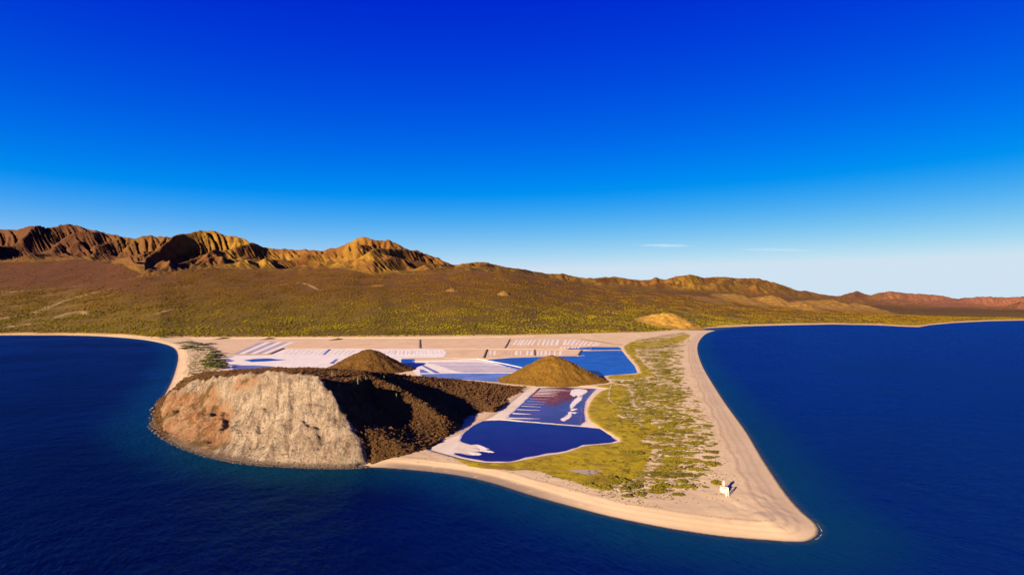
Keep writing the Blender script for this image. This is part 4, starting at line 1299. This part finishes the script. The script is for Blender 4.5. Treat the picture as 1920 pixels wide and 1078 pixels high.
dry_protos = [clump(26, 900 + k_, 0.8, 0.30, M_DRYBUSH, 'dry_shrub') for k_ in range(4)]
plain_protos = [clump(10, 910 + k_, 0.85, 0.48, M_PLAINBUSH, 'plain_shrub') for k_ in range(4)]
tuft_protos = [clump(12, 920 + k_, 0.5, 0.36, M_BUSH, 'tuft') for k_ in range(4)]

# headland scrub
r_ = np.random.default_rng(11)
x, y = pick(-540, 70, 440, 950, 85000, r_)
z = bilerp(hx, hy, HZ, x, y)
cm = bilerp(hx, hy, cl_m, x, y)
ok = (z > 1.0) & (cm < 0.45) & (r_.random(len(x)) < 0.42 + 0.5 * fbm(x * 0.02, y * 0.02, 3, 170))
x, y, z = x[ok], y[ok], z[ok]
s_ = r_.uniform(0.7, 1.75, len(x)) * (1 + 0.5 * (r_.random(len(x)) < 0.06))
scatter('headland_scrub', np.stack([x, y, z - 0.2], -1), np.stack([s_, s_, s_ * r_.uniform(0.7, 1.2, len(x))], -1), dry_protos, M_DRYBUSH, 'leafless brown scrub covering the headland', 1)
x, y = pick(-540, 70, 440, 950, 30000, r_)
z = bilerp(hx, hy, HZ, x, y)
cm = bilerp(hx, hy, cl_m, x, y)
ok = (z > 1.5) & (cm > 0.6) & (r_.random(len(x)) < 0.16 + 0.6 * np.clip(fbm(x * 0.03, y * 0.03, 3, 175), 0, 1))
x, y, z = x[ok], y[ok], z[ok]
s_ = r_.uniform(0.4, 1.0, len(x))
scatter('cliff_scrub', np.stack([x, y, z - 0.1], -1), np.stack([s_, s_, s_ * .8], -1), dry_protos, M_DRYBUSH, 'sparse dry plants on the pale cliff', 2)

# scrub of the two cone hills
gold_protos = [clump(14, 930 + k_, 0.8, 0.36, mat_simple('golden_scrub', (0.042, 0.021, 0.003), (0.190, 0.098, 0.010), 0.5, rnd=True) if k_ == 0 else bpy.data.materials['golden_scrub'], 'golden_shrub') for k_ in range(4)]
for (gx0, gy0, gz0), (cx_, cy_, rad_), nm in ((hillB, (ap[0], ap[1], 96), 'golden hill'), (hillA, (ap2[0], ap2[1], 108), 'smaller hill')):
    fx, fy, fz = gx0.ravel(), gy0.ravel(), gz0.ravel()
    nr_, na_ = gx0.shape
    rr_, aa_ = r_.uniform(0.02, 1.0, 9000) ** 0.5 * (nr_ - 8), r_.uniform(0, na_ - 1.01, 9000)
    i0, j0 = rr_.astype(int), aa_.astype(int)
    a_, b_ = rr_ - i0, aa_ - j0
    sm = lambda G: (G[i0, j0] * (1 - b_) + G[i0, j0 + 1] * b_) * (1 - a_) + (G[i0 + 1, j0] * (1 - b_) + G[i0 + 1, j0 + 1] * b_) * a_
    x, y, z = sm(gx0), sm(gy0), sm(gz0)
    ok = (z > 0.8) & (r_.random(len(x)) < 0.55)
    x, y, z = x[ok], y[ok], z[ok]
    s_ = r_.uniform(0.5, 1.35, len(x))
    scatter('hill_scrub', np.stack([x, y, z - 0.2], -1), np.stack([s_, s_, s_ * .9], -1), gold_protos if nm == 'golden hill' else dry_protos, M_HILL, ('dry golden scrub growing all over the ' if nm == 'golden hill' else 'dry brown scrub growing all over the ') + nm, 3)

# scrub of the plain
t_ = r_.uniform(-1.0, 1.0, 190000)
y = np.sqrt(r_.uniform(2000 ** 2, 5600 ** 2, len(t_)))
x = t_ * y
z, d_, u_, sh_, px_ = plain_z(x, y)
dens = 0.55 + 0.9 * fbm(x * 0.006, y * 0.004, 3, 180) - 0.25 * u_ - 0.3 * sstep(330, 0, px_) * (fbm(x * 0.006, y * 0.0035, 3, 70) > 0.12)
dens = dens * (1 - 0.75 * sstep(340, 200, px_) * sstep(0.42, 0.62, u_))
ok = (d_ > 25 + 40 * sh_) & (u_ < 1.05) & (r_.random(len(x)) < dens)
x, y, z, u_ = x[ok], y[ok], z[ok], u_[ok]
s_ = r_.uniform(2.0, 5.2, len(x))
scatter('plain_scrub', np.stack([x, y, z - 0.4], -1), np.stack([s_, s_, s_ * r_.uniform(0.8, 1.25, len(x))], -1), plain_protos, M_PLAINBUSH, 'endless olive scrub dotted over the desert plain', 4)

# shrub mats on the spit: the large ones are single plants
mats = [clump(90, 940 + k_, 0.26, 0.17, M_BUSH, 'shrub') for k_ in range(6)]
used = []


def where(v_, cuts, words):
    for c_, w_ in zip(cuts, words):
        if v_ < c_: return w_
    return words[-1]




def shrub(px_, py_, hw, hh, label, group, cat='shrub', mesh=None, zmul=1.0):
    c_ = g(px_, py_, 1.0)
    dpx = c_[1] / F
    rx = hw * dpx
    ry = max(rx * 0.35, min(rx * 1.4, hh * c_[1] ** 2 / (F * H) * 0.5))
    o = bpy.data.objects.new('shrub', mesh or random.choice(mats))
    o.location = (c_[0], c_[1], float(spit_z(c_[0], c_[1])) - 0.15)
    o.scale = (rx, ry, min(rx, ry, 4.5) * random.uniform(0.9, 1.25) * zmul)
    o.rotation_euler = (0, 0, random.choice((0, math.pi)) + random.uniform(-.12, .12))
    tag(link(o), label, cat, group)
    used.append((c_[0], c_[1], rx, ry))
    return o


GRP = 'shrub mats on the sand of the spit'
special = {(1180, 433): 'round olive shrub just left of the white lighthouse', (1145, 310): 'tall rounded olive shrub furthest right in the rows, above the lighthouse', (890, 382): 'longest olive shrub mat, a straight hedge like row nearest the lighthouse',
           (440, 460): 'broad olive shrub mat on the near beach below the grey mud flat', (680, 510): 'olive shrub mat nearest the sea on the near beach', (970, 457): 'oval olive shrub mat on open sand left of the lighthouse',
           (1040, 177): 'oval olive shrub mat alone on the sand near the right beach', (605, 520): 'small round shrub at the left end of the near beach row', (960, 422): 'small round shrub standing alone between two long mats',
           (350, 445): 'small olive shrub between the mud flat and the near beach', (565, 418): 'dark olive shrub at the right end of the marsh turf', (1150, 235): 'small oval shrub near the beach, upper of three at the row ends',
           (1125, 270): 'small oval shrub near the beach, middle of three at the row ends', (1078, 378): 'small dark shrub at the right tip of the longest mat'}
for (zx, zy, hw, hh) in [(1040, 177, 68, 14), (1040, 137, 55, 10), (1110, 122, 30, 8), (1120, 66, 32, 9), (1000, 36, 45, 9), (1150, 235, 42, 13), (1125, 270, 40, 12), (1145, 310, 52, 20), (1050, 295, 52, 12), (940, 243, 130, 12),
                         (830, 155, 70, 12), (920, 210, 95, 12), (800, 205, 60, 10), (930, 280, 110, 12), (890, 300, 70, 14), (980, 305, 40, 10), (880, 338, 105, 16), (1005, 330, 25, 12), (1062, 348, 60, 12), (890, 382, 165, 16),
                         (1078, 378, 22, 9), (960, 422, 34, 14), (800, 415, 60, 7), (1180, 433, 40, 17), (970, 457, 88, 16), (840, 445, 45, 18), (800, 460, 45, 20), (770, 485, 80, 18), (660, 455, 50, 16), (565, 418, 55, 18),
                         (350, 445, 40, 14), (440, 460, 75, 22), (680, 510, 42, 16), (605, 520, 35, 14), (930, 508, 42, 12), (590, 470, 30, 14), (645, 238, 75, 14), (720, 185, 40, 10), (880, 95, 70, 10), (810, 120, 40, 12),
                         (980, 95, 45, 8), (700, 285, 60, 12), (640, 290, 50, 10), (500, 400, 40, 14), (520, 440, 40, 12)]:
    shrub(1000 + zx / 3.4286, 780 + (zy + hh * 0.4) / 3.4286, hw / 3.4286, hh / 3.4286 * 1.6, special.get((zx, zy), where(hw, (43, 62, 90), ('short', 'middling', 'long', 'great')) + ' olive shrub mat at the ' + where(zx, (690, 830, 960), ('left end', 'left centre', 'right centre', 'right end'))
          + ' of ' + where(zy, (110, 200, 275, 345, 420), ('the farthest row', 'a far row', 'an upper middle row', 'a middle row', 'a near row', 'the nearest row')) + ' on the sand'), GRP)
nb = 0
tries = 0
while nb < 210 and tries < 9000:
    tries += 1
    px_, py_ = random.uniform(1130, 1350), 640 + 180 * random.random() ** 1.15
    x_, y_ = g(px_, py_, 1.0)
    dv = float(spit_a(vg, x_, y_))
    dm = float(spit_a(mar, x_, y_))
    if random.random() > dv * (1 - 0.85 * dm) or float(spit_a(sv_, x_, y_)) < 8: continue
    hw = random.uniform(4.5, 13) * (0.55 + 0.45 * (py_ - 640) / 200)
    rx = hw * y_ / F
    if any(abs(x_ - a) < (rx + c) * .75 and abs(y_ - b_) < (rx * .6 + d) * .7 for a, b_, c, d in used): continue
    shrub(px_, py_, hw, hw * 0.3, where(hw, (5.5, 8), ('tiny', 'small', 'wide')) + ' olive shrub ' + where(px_, (1200, 1240, 1280), ('near the salt works', 'left of mid scrub', 'right of mid scrub', 'near the right beach'))
          + where(py_, (680, 715, 750, 790), (', level with the far lagoon', ', level with the golden hill', ', level with the upper pond', ', level with the near pond', ', in front of the near pond')), 'scattered shrubs on the neck of the spit')
    nb += 1

# small tufts nobody could count
x, y = [], []
P_ = []
for (xa, xb, ya, yb, n_) in ((1120, 1420, 635, 960, 26000), (740, 1200, 850, 960, 9000), (320, 440, 636, 720, 12000)):
    q = np.array([g(a, b_, 1.0) for a, b_ in zip(r_.uniform(xa, xb, n_), r_.uniform(ya, yb, n_))])
    P_.append(q)
P_ = np.vstack(P_)
vv = spit_a(vg, P_[:, 0], P_[:, 1])
mm = spit_a(mar, P_[:, 0], P_[:, 1])
cc = spit_a(sd, P_[:, 0], P_[:, 1])
ff = spit_a(fl, P_[:, 0], P_[:, 1])
nn_ = fbm(P_[:, 0] * 0.06, P_[:, 1] * 0.05, 3, 190)
pr = np.clip(vv * (0.22 + 1.1 * nn_), 0, 1) * (1 - 0.7 * mm) + 0.10 * sstep(18, 30, cc) * sstep(-38, -6, spit_a(sv_, P_[:, 0], P_[:, 1])) * (nn_ > -0.05)
ok = (r_.random(len(P_)) < pr) & (cc > 14) & (ff < 0.1)
P_ = P_[ok]
s_ = r_.uniform(0.35, 1.25, len(P_)) * (0.55 + 0.45 * vv[ok]) * np.clip(P_[:, 1] / 600, 0.8, 1.8)
scatter('beach_scrub', np.stack([P_[:, 0], P_[:, 1], spit_z(P_[:, 0], P_[:, 1]) - 0.05], -1), np.stack([s_ * 1.3, s_, s_ * .8], -1), tuft_protos, M_BUSH, 'small olive and dry tufts sprinkled over the sand', 5)

# middling shrubs between them, too many to count
q = np.array([g(a, b_, 1.0) for a, b_ in zip(r_.uniform(1120, 1360, 9000), 636 + 290 * r_.random(9000) ** 1.2)])
sq = spit_a(sv_, q[:, 0], q[:, 1])
vv = spit_a(vg, q[:, 0], q[:, 1])
nn_ = fbm(q[:, 0] * 0.03, q[:, 1] * 0.035, 3, 195)
near = sstep(640, 420, q[:, 1])
ok = (sq > 2) & (spit_a(fl, q[:, 0], q[:, 1]) < 0.1) & (r_.random(len(q)) < (0.30 + 1.0 * nn_) * (1 - 0.8 * near) * (1 - 0.75 * spit_a(mar, q[:, 0], q[:, 1])))
q = q[ok]
s_ = r_.uniform(1.0, 2.9, len(q)) * np.clip(q[:, 1] / 620, 0.75, 2.0)
scatter('spit_scrub', np.stack([q[:, 0], q[:, 1], spit_z(q[:, 0], q[:, 1]) - 0.1], -1), np.stack([s_ * 1.5, s_, s_ * .45], -1), mats[:3], M_BUSH, 'olive scrub broken by bare sand between the lagoon and the right beach', 7)

# mangroves at the left neck
def tree(px_, py_, hw, hgt_, label, seed):
    c_ = g(px_, py_, 1.0)
    rx = 1.75 * hw * c_[1] / F
    hgt_ *= 1.35
    e = bpy.data.objects.new('mangrove_tree', None)
    e.location = (c_[0], c_[1], float(spit_z(c_[0], c_[1])))
    tag(link(e), label, 'tree', 'mangroves on the left neck of the spit')
    cr = bpy.data.objects.new('crown', tree_meshes[seed % 3])
    cr.scale = (rx, rx * random.uniform(.8, 1.2), hgt_ * .8)
    cr.location = (0, 0, hgt_ * 0.2)
    cr.rotation_euler = (0, 0, random.uniform(0, 6))
    link(cr, e)
    tk = bpy.data.objects.new('trunk', trunk_mesh)
    tk.scale = (hgt_ / 5, hgt_ / 5, hgt_ / 5)
    link(tk, e)


tree_meshes = [clump(80, 960 + k_, 0.95, 0.2, M_TREE, 'crown') for k_ in range(3)]
co, fa = [], []
for k_, (h_, w_, ox, oy) in enumerate(((0, .35, 0, 0), (1.2, .26, .1, .05), (2.6, .18, .3, .1), (3.8, .08, .4, .3))):
    for a_ in range(6): co.append((ox + w_ * math.cos(a_ * 1.047), oy + w_ * math.sin(a_ * 1.047), h_))
for k_ in range(3):
    for a_ in range(6): fa.append((k_ * 6 + a_, k_ * 6 + (a_ + 1) % 6, k_ * 6 + 6 + (a_ + 1) % 6, k_ * 6 + 6 + a_))
trunk_mesh = raw_mesh('trunk', co, fa, M_BARK, True)
k_ = 0
for px_, py_, hw in ((398, 658, 5), (404, 663, 6), (396, 668, 6), (408, 670, 7), (400, 675, 7), (412, 678, 7), (392, 680, 6), (404, 684, 7), (416, 686, 6), (396, 690, 6), (410, 691, 7), (386, 688, 5), (421, 689, 4), (380, 682, 4), (390, 673, 5)):
    lab = 'dark mangrove at the ' + where(px_, (395, 405), ('left', 'middle', 'right')) + where(py_, (671, 683), (' far part', ' centre', ' near part')) + ' of the dense clump by the salt works'
    if k_ == 0: lab = 'dark mangrove at the top of the clump, farthest from the headland'
    if k_ == 12: lab = 'small mangrove at the right edge of the clump, against the white pan'
    tree(px_, py_, hw, random.uniform(4, 7), lab, k_)
    k_ += 1
for px_, py_, hw in ((352, 642, 6), (366, 645, 8), (350, 650, 6), (362, 653, 8), (378, 648, 8), (388, 653, 7), (372, 657, 6), (344, 655, 5), (336, 644, 5), (394, 645, 6)):
    tree(px_, py_, hw, random.uniform(2.2, 3.6), 'low olive mangrove in the ' + where(py_, (646, 652), ('far', 'middle', 'near')) + ' loose group, ' + where(px_, (355, 375), ('toward the left beach', 'between beach and pans', 'toward the salt works')), k_)
    k_ += 1


# columnar cacti on the headland
def cactus_column(h_, r0, lean=0.0, bend=0.0):
    co, fa = [], []
    rings, seg = 7, 12
    for k_ in range(rings):
        f_ = k_ / (rings - 1)
        rad = r0 * (0.85 + 0.3 * math.sin(f_ * 2.6)) * (0.35 if k_ == rings - 1 else 1)
        bx = bend * math.sin(min(f_ * 2, 1) * math.pi / 2)
        for a_ in range(seg):
            an = a_ / seg * 2 * math.pi
            q = rad * (1 if a_ % 2 else 0.78)
            co.append((bx + lean * f_ * h_ + q * math.cos(an), q * math.sin(an), f_ * h_))
    for k_ in range(rings - 1):
        for a_ in range(seg): fa.append((k_ * seg + a_, k_ * seg + (a_ + 1) % seg, (k_ + 1) * seg + (a_ + 1) % seg, (k_ + 1) * seg + a_))
    fa.append(tuple((rings - 1) * seg + a_ for a_ in range(seg)))
    return co, fa


trunk_c = raw_mesh('stem', *cactus_column(7.0, 0.42), M_CACTUS)
arm_c = [raw_mesh('arm', *cactus_column(4.2, 0.28, 0.03, 0.75), M_CACTUS), raw_mesh('arm', *cactus_column(3.2, 0.26, -0.02, 0.6), M_CACTUS)]
cac = [((622, 707), 'tall pale cactus on the crest at the top of the cliff', 1.0), ((671, 722), 'tallest cactus high on the shaded slope right of the cliff', 1.35), ((636, 731), 'cactus in the upper shadow beside the cliff edge', 1.0), ((737, 735), 'cactus on the second rib near the crest', 1.0),
       ((743, 750), 'cactus on the second rib, lower of a pair', 1.1), ((715, 779), 'pale cactus standing in the deepest shadow', .9), ((795, 714), 'small cactus on the right part of the crest', .8), ((785, 742), 'cactus in the second shadow band', .8),
       ((686, 716), 'cactus on the shaded slope just under the crest', .9), ((720, 712), 'cactus on the shaded slope below the middle of the crest', .8), ((826, 722), 'cactus on the slope near the end of the crest', .7), ((762, 724), 'small cactus between the second rib and the crest', .7)]
for n_, ((px_, py_), lab, sc_) in enumerate(cac):
    q = head_hit(px_, py_)
    if q is None: continue
    e = bpy.data.objects.new('columnar_cactus', None)
    e.location = (q[0], q[1], q[2] - 0.3)
    e.scale = (sc_,) * 3
    e.rotation_euler = (0, 0, n_ * 1.3)
    tag(link(e), lab, 'cactus', 'columnar cacti on the headland')
    link(bpy.data.objects.new('stem', trunk_c), e)
    for a_ in range(1 + n_ % 3):
        o = bpy.data.objects.new('arm', arm_c[a_ % 2])
        o.location = (0.1, 0, 1.6 + 0.7 * a_)
        o.rotation_euler = (0, 0, a_ * 2.2)
        link(o, e)


# ---------------------------------------------------------------- rocks at the water's edge
def rock_mesh(seed):
    bm = bmesh.new()
    bmesh.ops.create_icosphere(bm, subdivisions=2, radius=1)
    r = np.random.default_rng(seed)
    pl = r.normal(size=(9, 3))
    pl /= np.linalg.norm(pl, axis=1)[:, None]
    of_ = r.uniform(0.55, 0.85, 9)
    for v_ in bm.verts:
        c = np.array(v_.co)
        for n_, o_ in zip(pl, of_):
            dd = c @ n_ - o_
            if dd > 0: c = c - n_ * dd * 0.9
        v_.co = c * np.array([1.2, 1, 0.75])
    me = bpy.data.meshes.new('boulder')
    bm.to_mesh(me)
    bm.free()
    me.materials.append(M_ROCK)
    return me


rocks = [rock_mesh(k_) for k_ in range(4)]
for n_, (px_, py_, rad) in enumerate(((283, 769, 2.0), (287, 766, 2.6), (291, 772, 3.0), (286, 777, 2.2), (281, 784, 1.4), (284, 795, 2.0), (282, 804, 1.5), (288, 808, 2.2), (294, 813, 1.8), (300, 818, 2.0), (278, 800, 1.0), (289, 786, 2.4), (306, 823, 1.6), (295, 778, 2.5))):
    c_ = g(px_, py_)
    o = bpy.data.objects.new('boulder', rocks[n_ % 4])
    o.location = (c_[0], c_[1], 0.2 * rad)
    o.scale = (rad,) * 3
    o.rotation_euler = (random.uniform(-.3, .3), random.uniform(-.3, .3), random.uniform(0, 6))
    lab = ('small' if rad < 2 else 'large') + ' dark boulder at the left tip of the headland, ' + where(py_, (780, 800, 812), ('next to the beach end', 'at the outermost point', 'just past the point', 'on the side facing the camera'))
    if n_ == 0: lab = 'dark boulder highest at the left tip, next to the end of the beach'
    if n_ == 10: lab = 'smallest dark boulder, farthest out in the water off the left tip'
    tag(link(o), lab, 'boulder', 'boulders at the headland tip')
FT = gl([p for p in foot_px[1:9]], 30)
k_ = r_.integers(0, len(FT), 2600)
P_ = FT[k_] + r_.normal(0, 1.3, (2600, 2))
s_ = r_.uniform(0.2, 1.0, 2600) ** 1.6 * 0.95
scatter('shore_rocks', np.stack([P_[:, 0], P_[:, 1], np.maximum(bilerp(hx, hy, HZ, P_[:, 0], P_[:, 1]), 0.0)], -1), np.stack([s_ * 1.3, s_, s_ * .8], -1), rocks, M_ROCK, 'dark rocks strewn along the foot of the cliff', 6)

# thin foam where small waves break on the right side of the point
for (pl, lab) in (([(1528, 981), (1534, 990), (1537, 998), (1530, 1007), (1524, 1010)], 'thin foam at the very point of the spit'),):
    P_ = gl(pl, 12)
    co, fa = [], []
    tn = np.gradient(P_, axis=0)
    tn /= np.linalg.norm(tn, axis=1)[:, None]
    for a_, (p, t__) in enumerate(zip(P_, tn)):
        w_ = 0.24 * max(0.0, -0.25 +  float(fbm(np.array([a_ * .35]), np.array([.5]), 2, 77)[0]) * 1.6 + 0.45)
        n_ = np.array([t__[1], -t__[0]])
        if n_[0] < 0: n_ = -n_
        co += [(*(p + n_ * (1.2 - w_)), 0.05), (*(p + n_ * 1.2), 0.10), (*(p + n_ * (1.2 + w_)), 0.05)]
    fa = [(a_ * 3 + e, a_ * 3 + e + 3, a_ * 3 + e + 4, a_ * 3 + e + 1) for a_ in range(len(P_) - 1) for e in (0, 1)]
    o = bpy.data.objects.new('foam', raw_mesh('foam', co, fa, M_FOAM))
    tag(link(o), lab, None, None, 'stuff')


# ---------------------------------------------------------------- lighthouse and beacon
def bm_obj(name, bm, mat, parent, loc=(0, 0, 0), smooth=False):
    me = bpy.data.meshes.new(name)
    bmesh.ops.recalc_face_normals(bm, faces=bm.faces)
    bm.to_mesh(me)
    bm.free()
    me.materials.append(mat)
    if smooth: me.polygons.foreach_set('use_smooth', [True] * len(me.polygons))
    o = bpy.data.objects.new(name, me)
    o.location = loc
    return link(o, parent)


def box(bm, sx, sy, sz, loc, bev=0.0):
    r = bmesh.ops.create_cube(bm, size=1, matrix=Matrix.Translation(loc) @ Matrix.Diagonal((sx, sy, sz, 1)))
    if bev:
        ed = {e for v_ in r['verts'] for e in v_.link_edges}
        bmesh.ops.bevel(bm, geom=list(ed), offset=bev, segments=2, affect='EDGES')


def lathe(bm, prof, seg=24):
    rings = [[bm.verts.new((r0 * math.cos(2 * math.pi * a_ / seg), r0 * math.sin(2 * math.pi * a_ / seg), z_)) for a_ in range(seg)] for r0, z_ in prof]
    for a, b_ in zip(rings[:-1], rings[1:]):
        for k_ in range(seg): bm.faces.new((a[k_], a[(k_ + 1) % seg], b_[(k_ + 1) % seg], b_[k_]))
    bm.faces.new(rings[0])
    bm.faces.new(rings[-1])


def bar(bm, a, b_, w):
    a, b_ = Vector(a), Vector(b_)
    d = b_ - a
    m_ = Matrix.Translation((a + b_) / 2) @ d.to_track_quat('Z', 'Y').to_matrix().to_4x4() @ Matrix.Diagonal((w, w, d.length, 1))
    bmesh.ops.create_cube(bm, size=1, matrix=m_)


lp = g(1357.5, 925.2, 0.9)
lz = float(spit_z(*lp))
lh = bpy.data.objects.new('lighthouse', None)
lh.location = (*lp, lz - 0.1)
lh.rotation_euler = (0, 0, R(8))
lh.scale = (0.84, 0.84, 0.82)
tag(link(lh), 'small white lighthouse with a stepped base standing alone on the sand', 'lighthouse')
bm = bmesh.new(); box(bm, 4.9, 4.6, 2.6, (0, 0, 1.3), 0.06); base_o = bm_obj('base', bm, M_WHITE, lh)
bm = bmesh.new(); box(bm, 5.2, 4.9, 0.25, (0, 0, 2.72), 0.05); bm_obj('ledge', bm, M_WHITE, lh)
bm = bmesh.new(); box(bm, 4.2, 3.8, 1.7, (0.1, 0.1, 3.7), 0.05); room = bm_obj('upper_room', bm, M_WHITE, lh)
for dx in (-1.1, 0.2, 1.3):
    bm = bmesh.new(); box(bm, 0.85, 0.06, 0.75, (dx, -1.83, 3.6)); bm_obj('window', bm, M_DARK, room)
bm = bmesh.new(); box(bm, 0.06, 1.0, 1.1, (2.22, -0.7, 3.6)); bm_obj('window', bm, M_DARK, room)
bm = bmesh.new(); box(bm, 4.5, 4.1, 0.18, (0.1, 0.1, 4.64), 0.04); bm_obj('roof_slab', bm, M_WHITE, room)
bm = bmesh.new(); box(bm, 0.9, 0.06, 1.9, (-0.9, -2.32, 0.97)); bm_obj('door', bm, M_WHITE, lh)
bm = bmesh.new(); lathe(bm, [(1.25, 4.73), (1.22, 5.5)]); bm_obj('red_band', bm, M_PINK, lh, (-0.1, 0, 0), True)
bm = bmesh.new(); lathe(bm, [(1.22, 5.5), (1.12, 7.3), (1.3, 7.45)]); bm_obj('tower', bm, M_WHITE, lh, (-0.1, 0, 0), True)
bm = bmesh.new(); lathe(bm, [(1.75, 7.45), (1.75, 7.62), (1.6, 7.63)]); bm_obj('gallery', bm, M_WHITE, lh, (-0.1, 0, 0))
bm = bmesh.new()
for k_ in range(12):
    a_ = k_ / 12 * 2 * math.pi
    bar(bm, (1.62 * math.cos(a_), 1.62 * math.sin(a_), 7.6), (1.62 * math.cos(a_), 1.62 * math.sin(a_), 8.35), 0.07)
    b2 = (k_ + 1) / 12 * 2 * math.pi
    bar(bm, (1.62 * math.cos(a_), 1.62 * math.sin(a_), 8.35), (1.62 * math.cos(b2), 1.62 * math.sin(b2), 8.35), 0.07)
bm_obj('railing', bm, M_WHITE, lh, (-0.1, 0, 0))
bm = bmesh.new(); lathe(bm, [(0.95, 7.6), (0.95, 8.7), (1.05, 8.75), (0.7, 9.2), (0.15, 9.45), (0.1, 9.7)]); bm_obj('lantern', bm, M_WHITE, lh, (-0.1, 0, 0), True)

bp = g(1363.6, 934.6, 0.9)
bc = bpy.data.objects.new('beacon_tower', None)
bc.location = (*bp, float(spit_z(*bp)) - 0.1)
bc.rotation_euler = (0, 0, R(6))
bc.scale = (0.85, 0.85, 0.88)
tag(link(bc), 'white skeleton beacon on four legs in front of the lighthouse', 'beacon')
hs = 1.05
for sx_ in (-1, 1):
    for sy_ in (-1, 1):
        bm = bmesh.new(); bar(bm, (sx_ * hs, sy_ * hs, 0), (sx_ * hs * .62, sy_ * hs * .62, 7.0), 0.2); bm_obj('leg', bm, M_WHITE, bc)
for lv, (z0_, z1_) in enumerate(((0.3, 2.6), (2.6, 4.8))):
    for k_ in range(4):
        ca = [(-1, -1), (1, -1), (1, 1), (-1, 1)]
        f0, f1 = hs * (1 - .38 * z0_ / 7), hs * (1 - .38 * z1_ / 7)
        a, b_ = ca[k_], ca[(k_ + 1) % 4]
        bm = bmesh.new()
        bar(bm, (a[0] * f0, a[1] * f0, z0_), (b_[0] * f1, b_[1] * f1, z1_), 0.1)
        bar(bm, (b_[0] * f0, b_[1] * f0, z0_), (a[0] * f1, a[1] * f1, z1_), 0.1)
        bar(bm, (a[0] * f1, a[1] * f1, z1_), (b_[0] * f1, b_[1] * f1, z1_), 0.12)
        bm_obj('brace', bm, M_WHITE, bc)
for k_, (sx_, sy_, rz) in enumerate(((0, -1, 0), (1, 0, 1))):
    bm = bmesh.new()
    box(bm, 1.55 if rz == 0 else 0.08, 0.08 if rz == 0 else 1.55, 2.3, (sx_ * .8, sy_ * .8, 6.05))
    bm_obj('daymark_panel', bm, M_WHITE, bc)
bm = bmesh.new(); box(bm, 1.9, 1.9, 0.12, (0, 0, 7.08), 0.02); bm_obj('platform', bm, M_WHITE, bc)
bm = bmesh.new(); lathe(bm, [(0.22, 7.14), (0.22, 7.6), (0.12, 7.75)], 12); bm_obj('lamp', bm, M_WHITE, bc, (0, 0, 0), True)


# ---------------------------------------------------------------- two thin streaks of cloud low over the right hills
def cloud(px_, py_, hw, hh, yy, dens, label, seed):
    m = bpy.data.materials.new('thin_cloud')
    m.use_nodes = True
    nt = NT(m.node_tree)
    m.node_tree.nodes.remove(m.node_tree.nodes['Principled BSDF'])
    oc = nt.n('ShaderNodeTexCoord').outputs['Object']
    ln = nt.n('ShaderNodeVectorMath', {0: oc}, operation='LENGTH').outputs['Value']
    nz = nt.noise(nt.scale3(oc, (2.2, 1.5, 1.2)), 1.6, 4)
    f = nt.math('MULTIPLY', nt.mapr(nt.math('ADD', ln, nt.math('MULTIPLY', nt.math('SUBTRACT', nz, 0.5), 0.9)), 0.95, 0.15), dens)
    vs = nt.n('ShaderNodeVolumePrincipled', {'Color': (1, 1, 1, 1), 'Density': f, 'Anisotropy': 0.0})
    nt.t.links.new(vs.outputs[0], m.node_tree.nodes['Material Output'].inputs['Volume'])
    bm = bmesh.new()
    bmesh.ops.create_icosphere(bm, subdivisions=4, radius=1)
    me = bpy.data.meshes.new('cloud')
    bm.to_mesh(me)
    bm.free()
    me.materials.append(m)
    o = bpy.data.objects.new('cloud', me)
    o.location = at(px_, py_, yy)
    o.scale = (hw / F * yy, 700, hh / F * yy)
    o.rotation_euler = (0, R(1.2), 0)
    tag(link(o), label, 'cloud')


cloud(1247, 460.5, 78, 2.6, 24000, 0.00030, 'thin white streak of cloud, the left and brighter of two', 1)
cloud(1455, 468.5, 100, 2.6, 24000, 0.00014, 'faint white streak of cloud, the right and paler of two', 2)
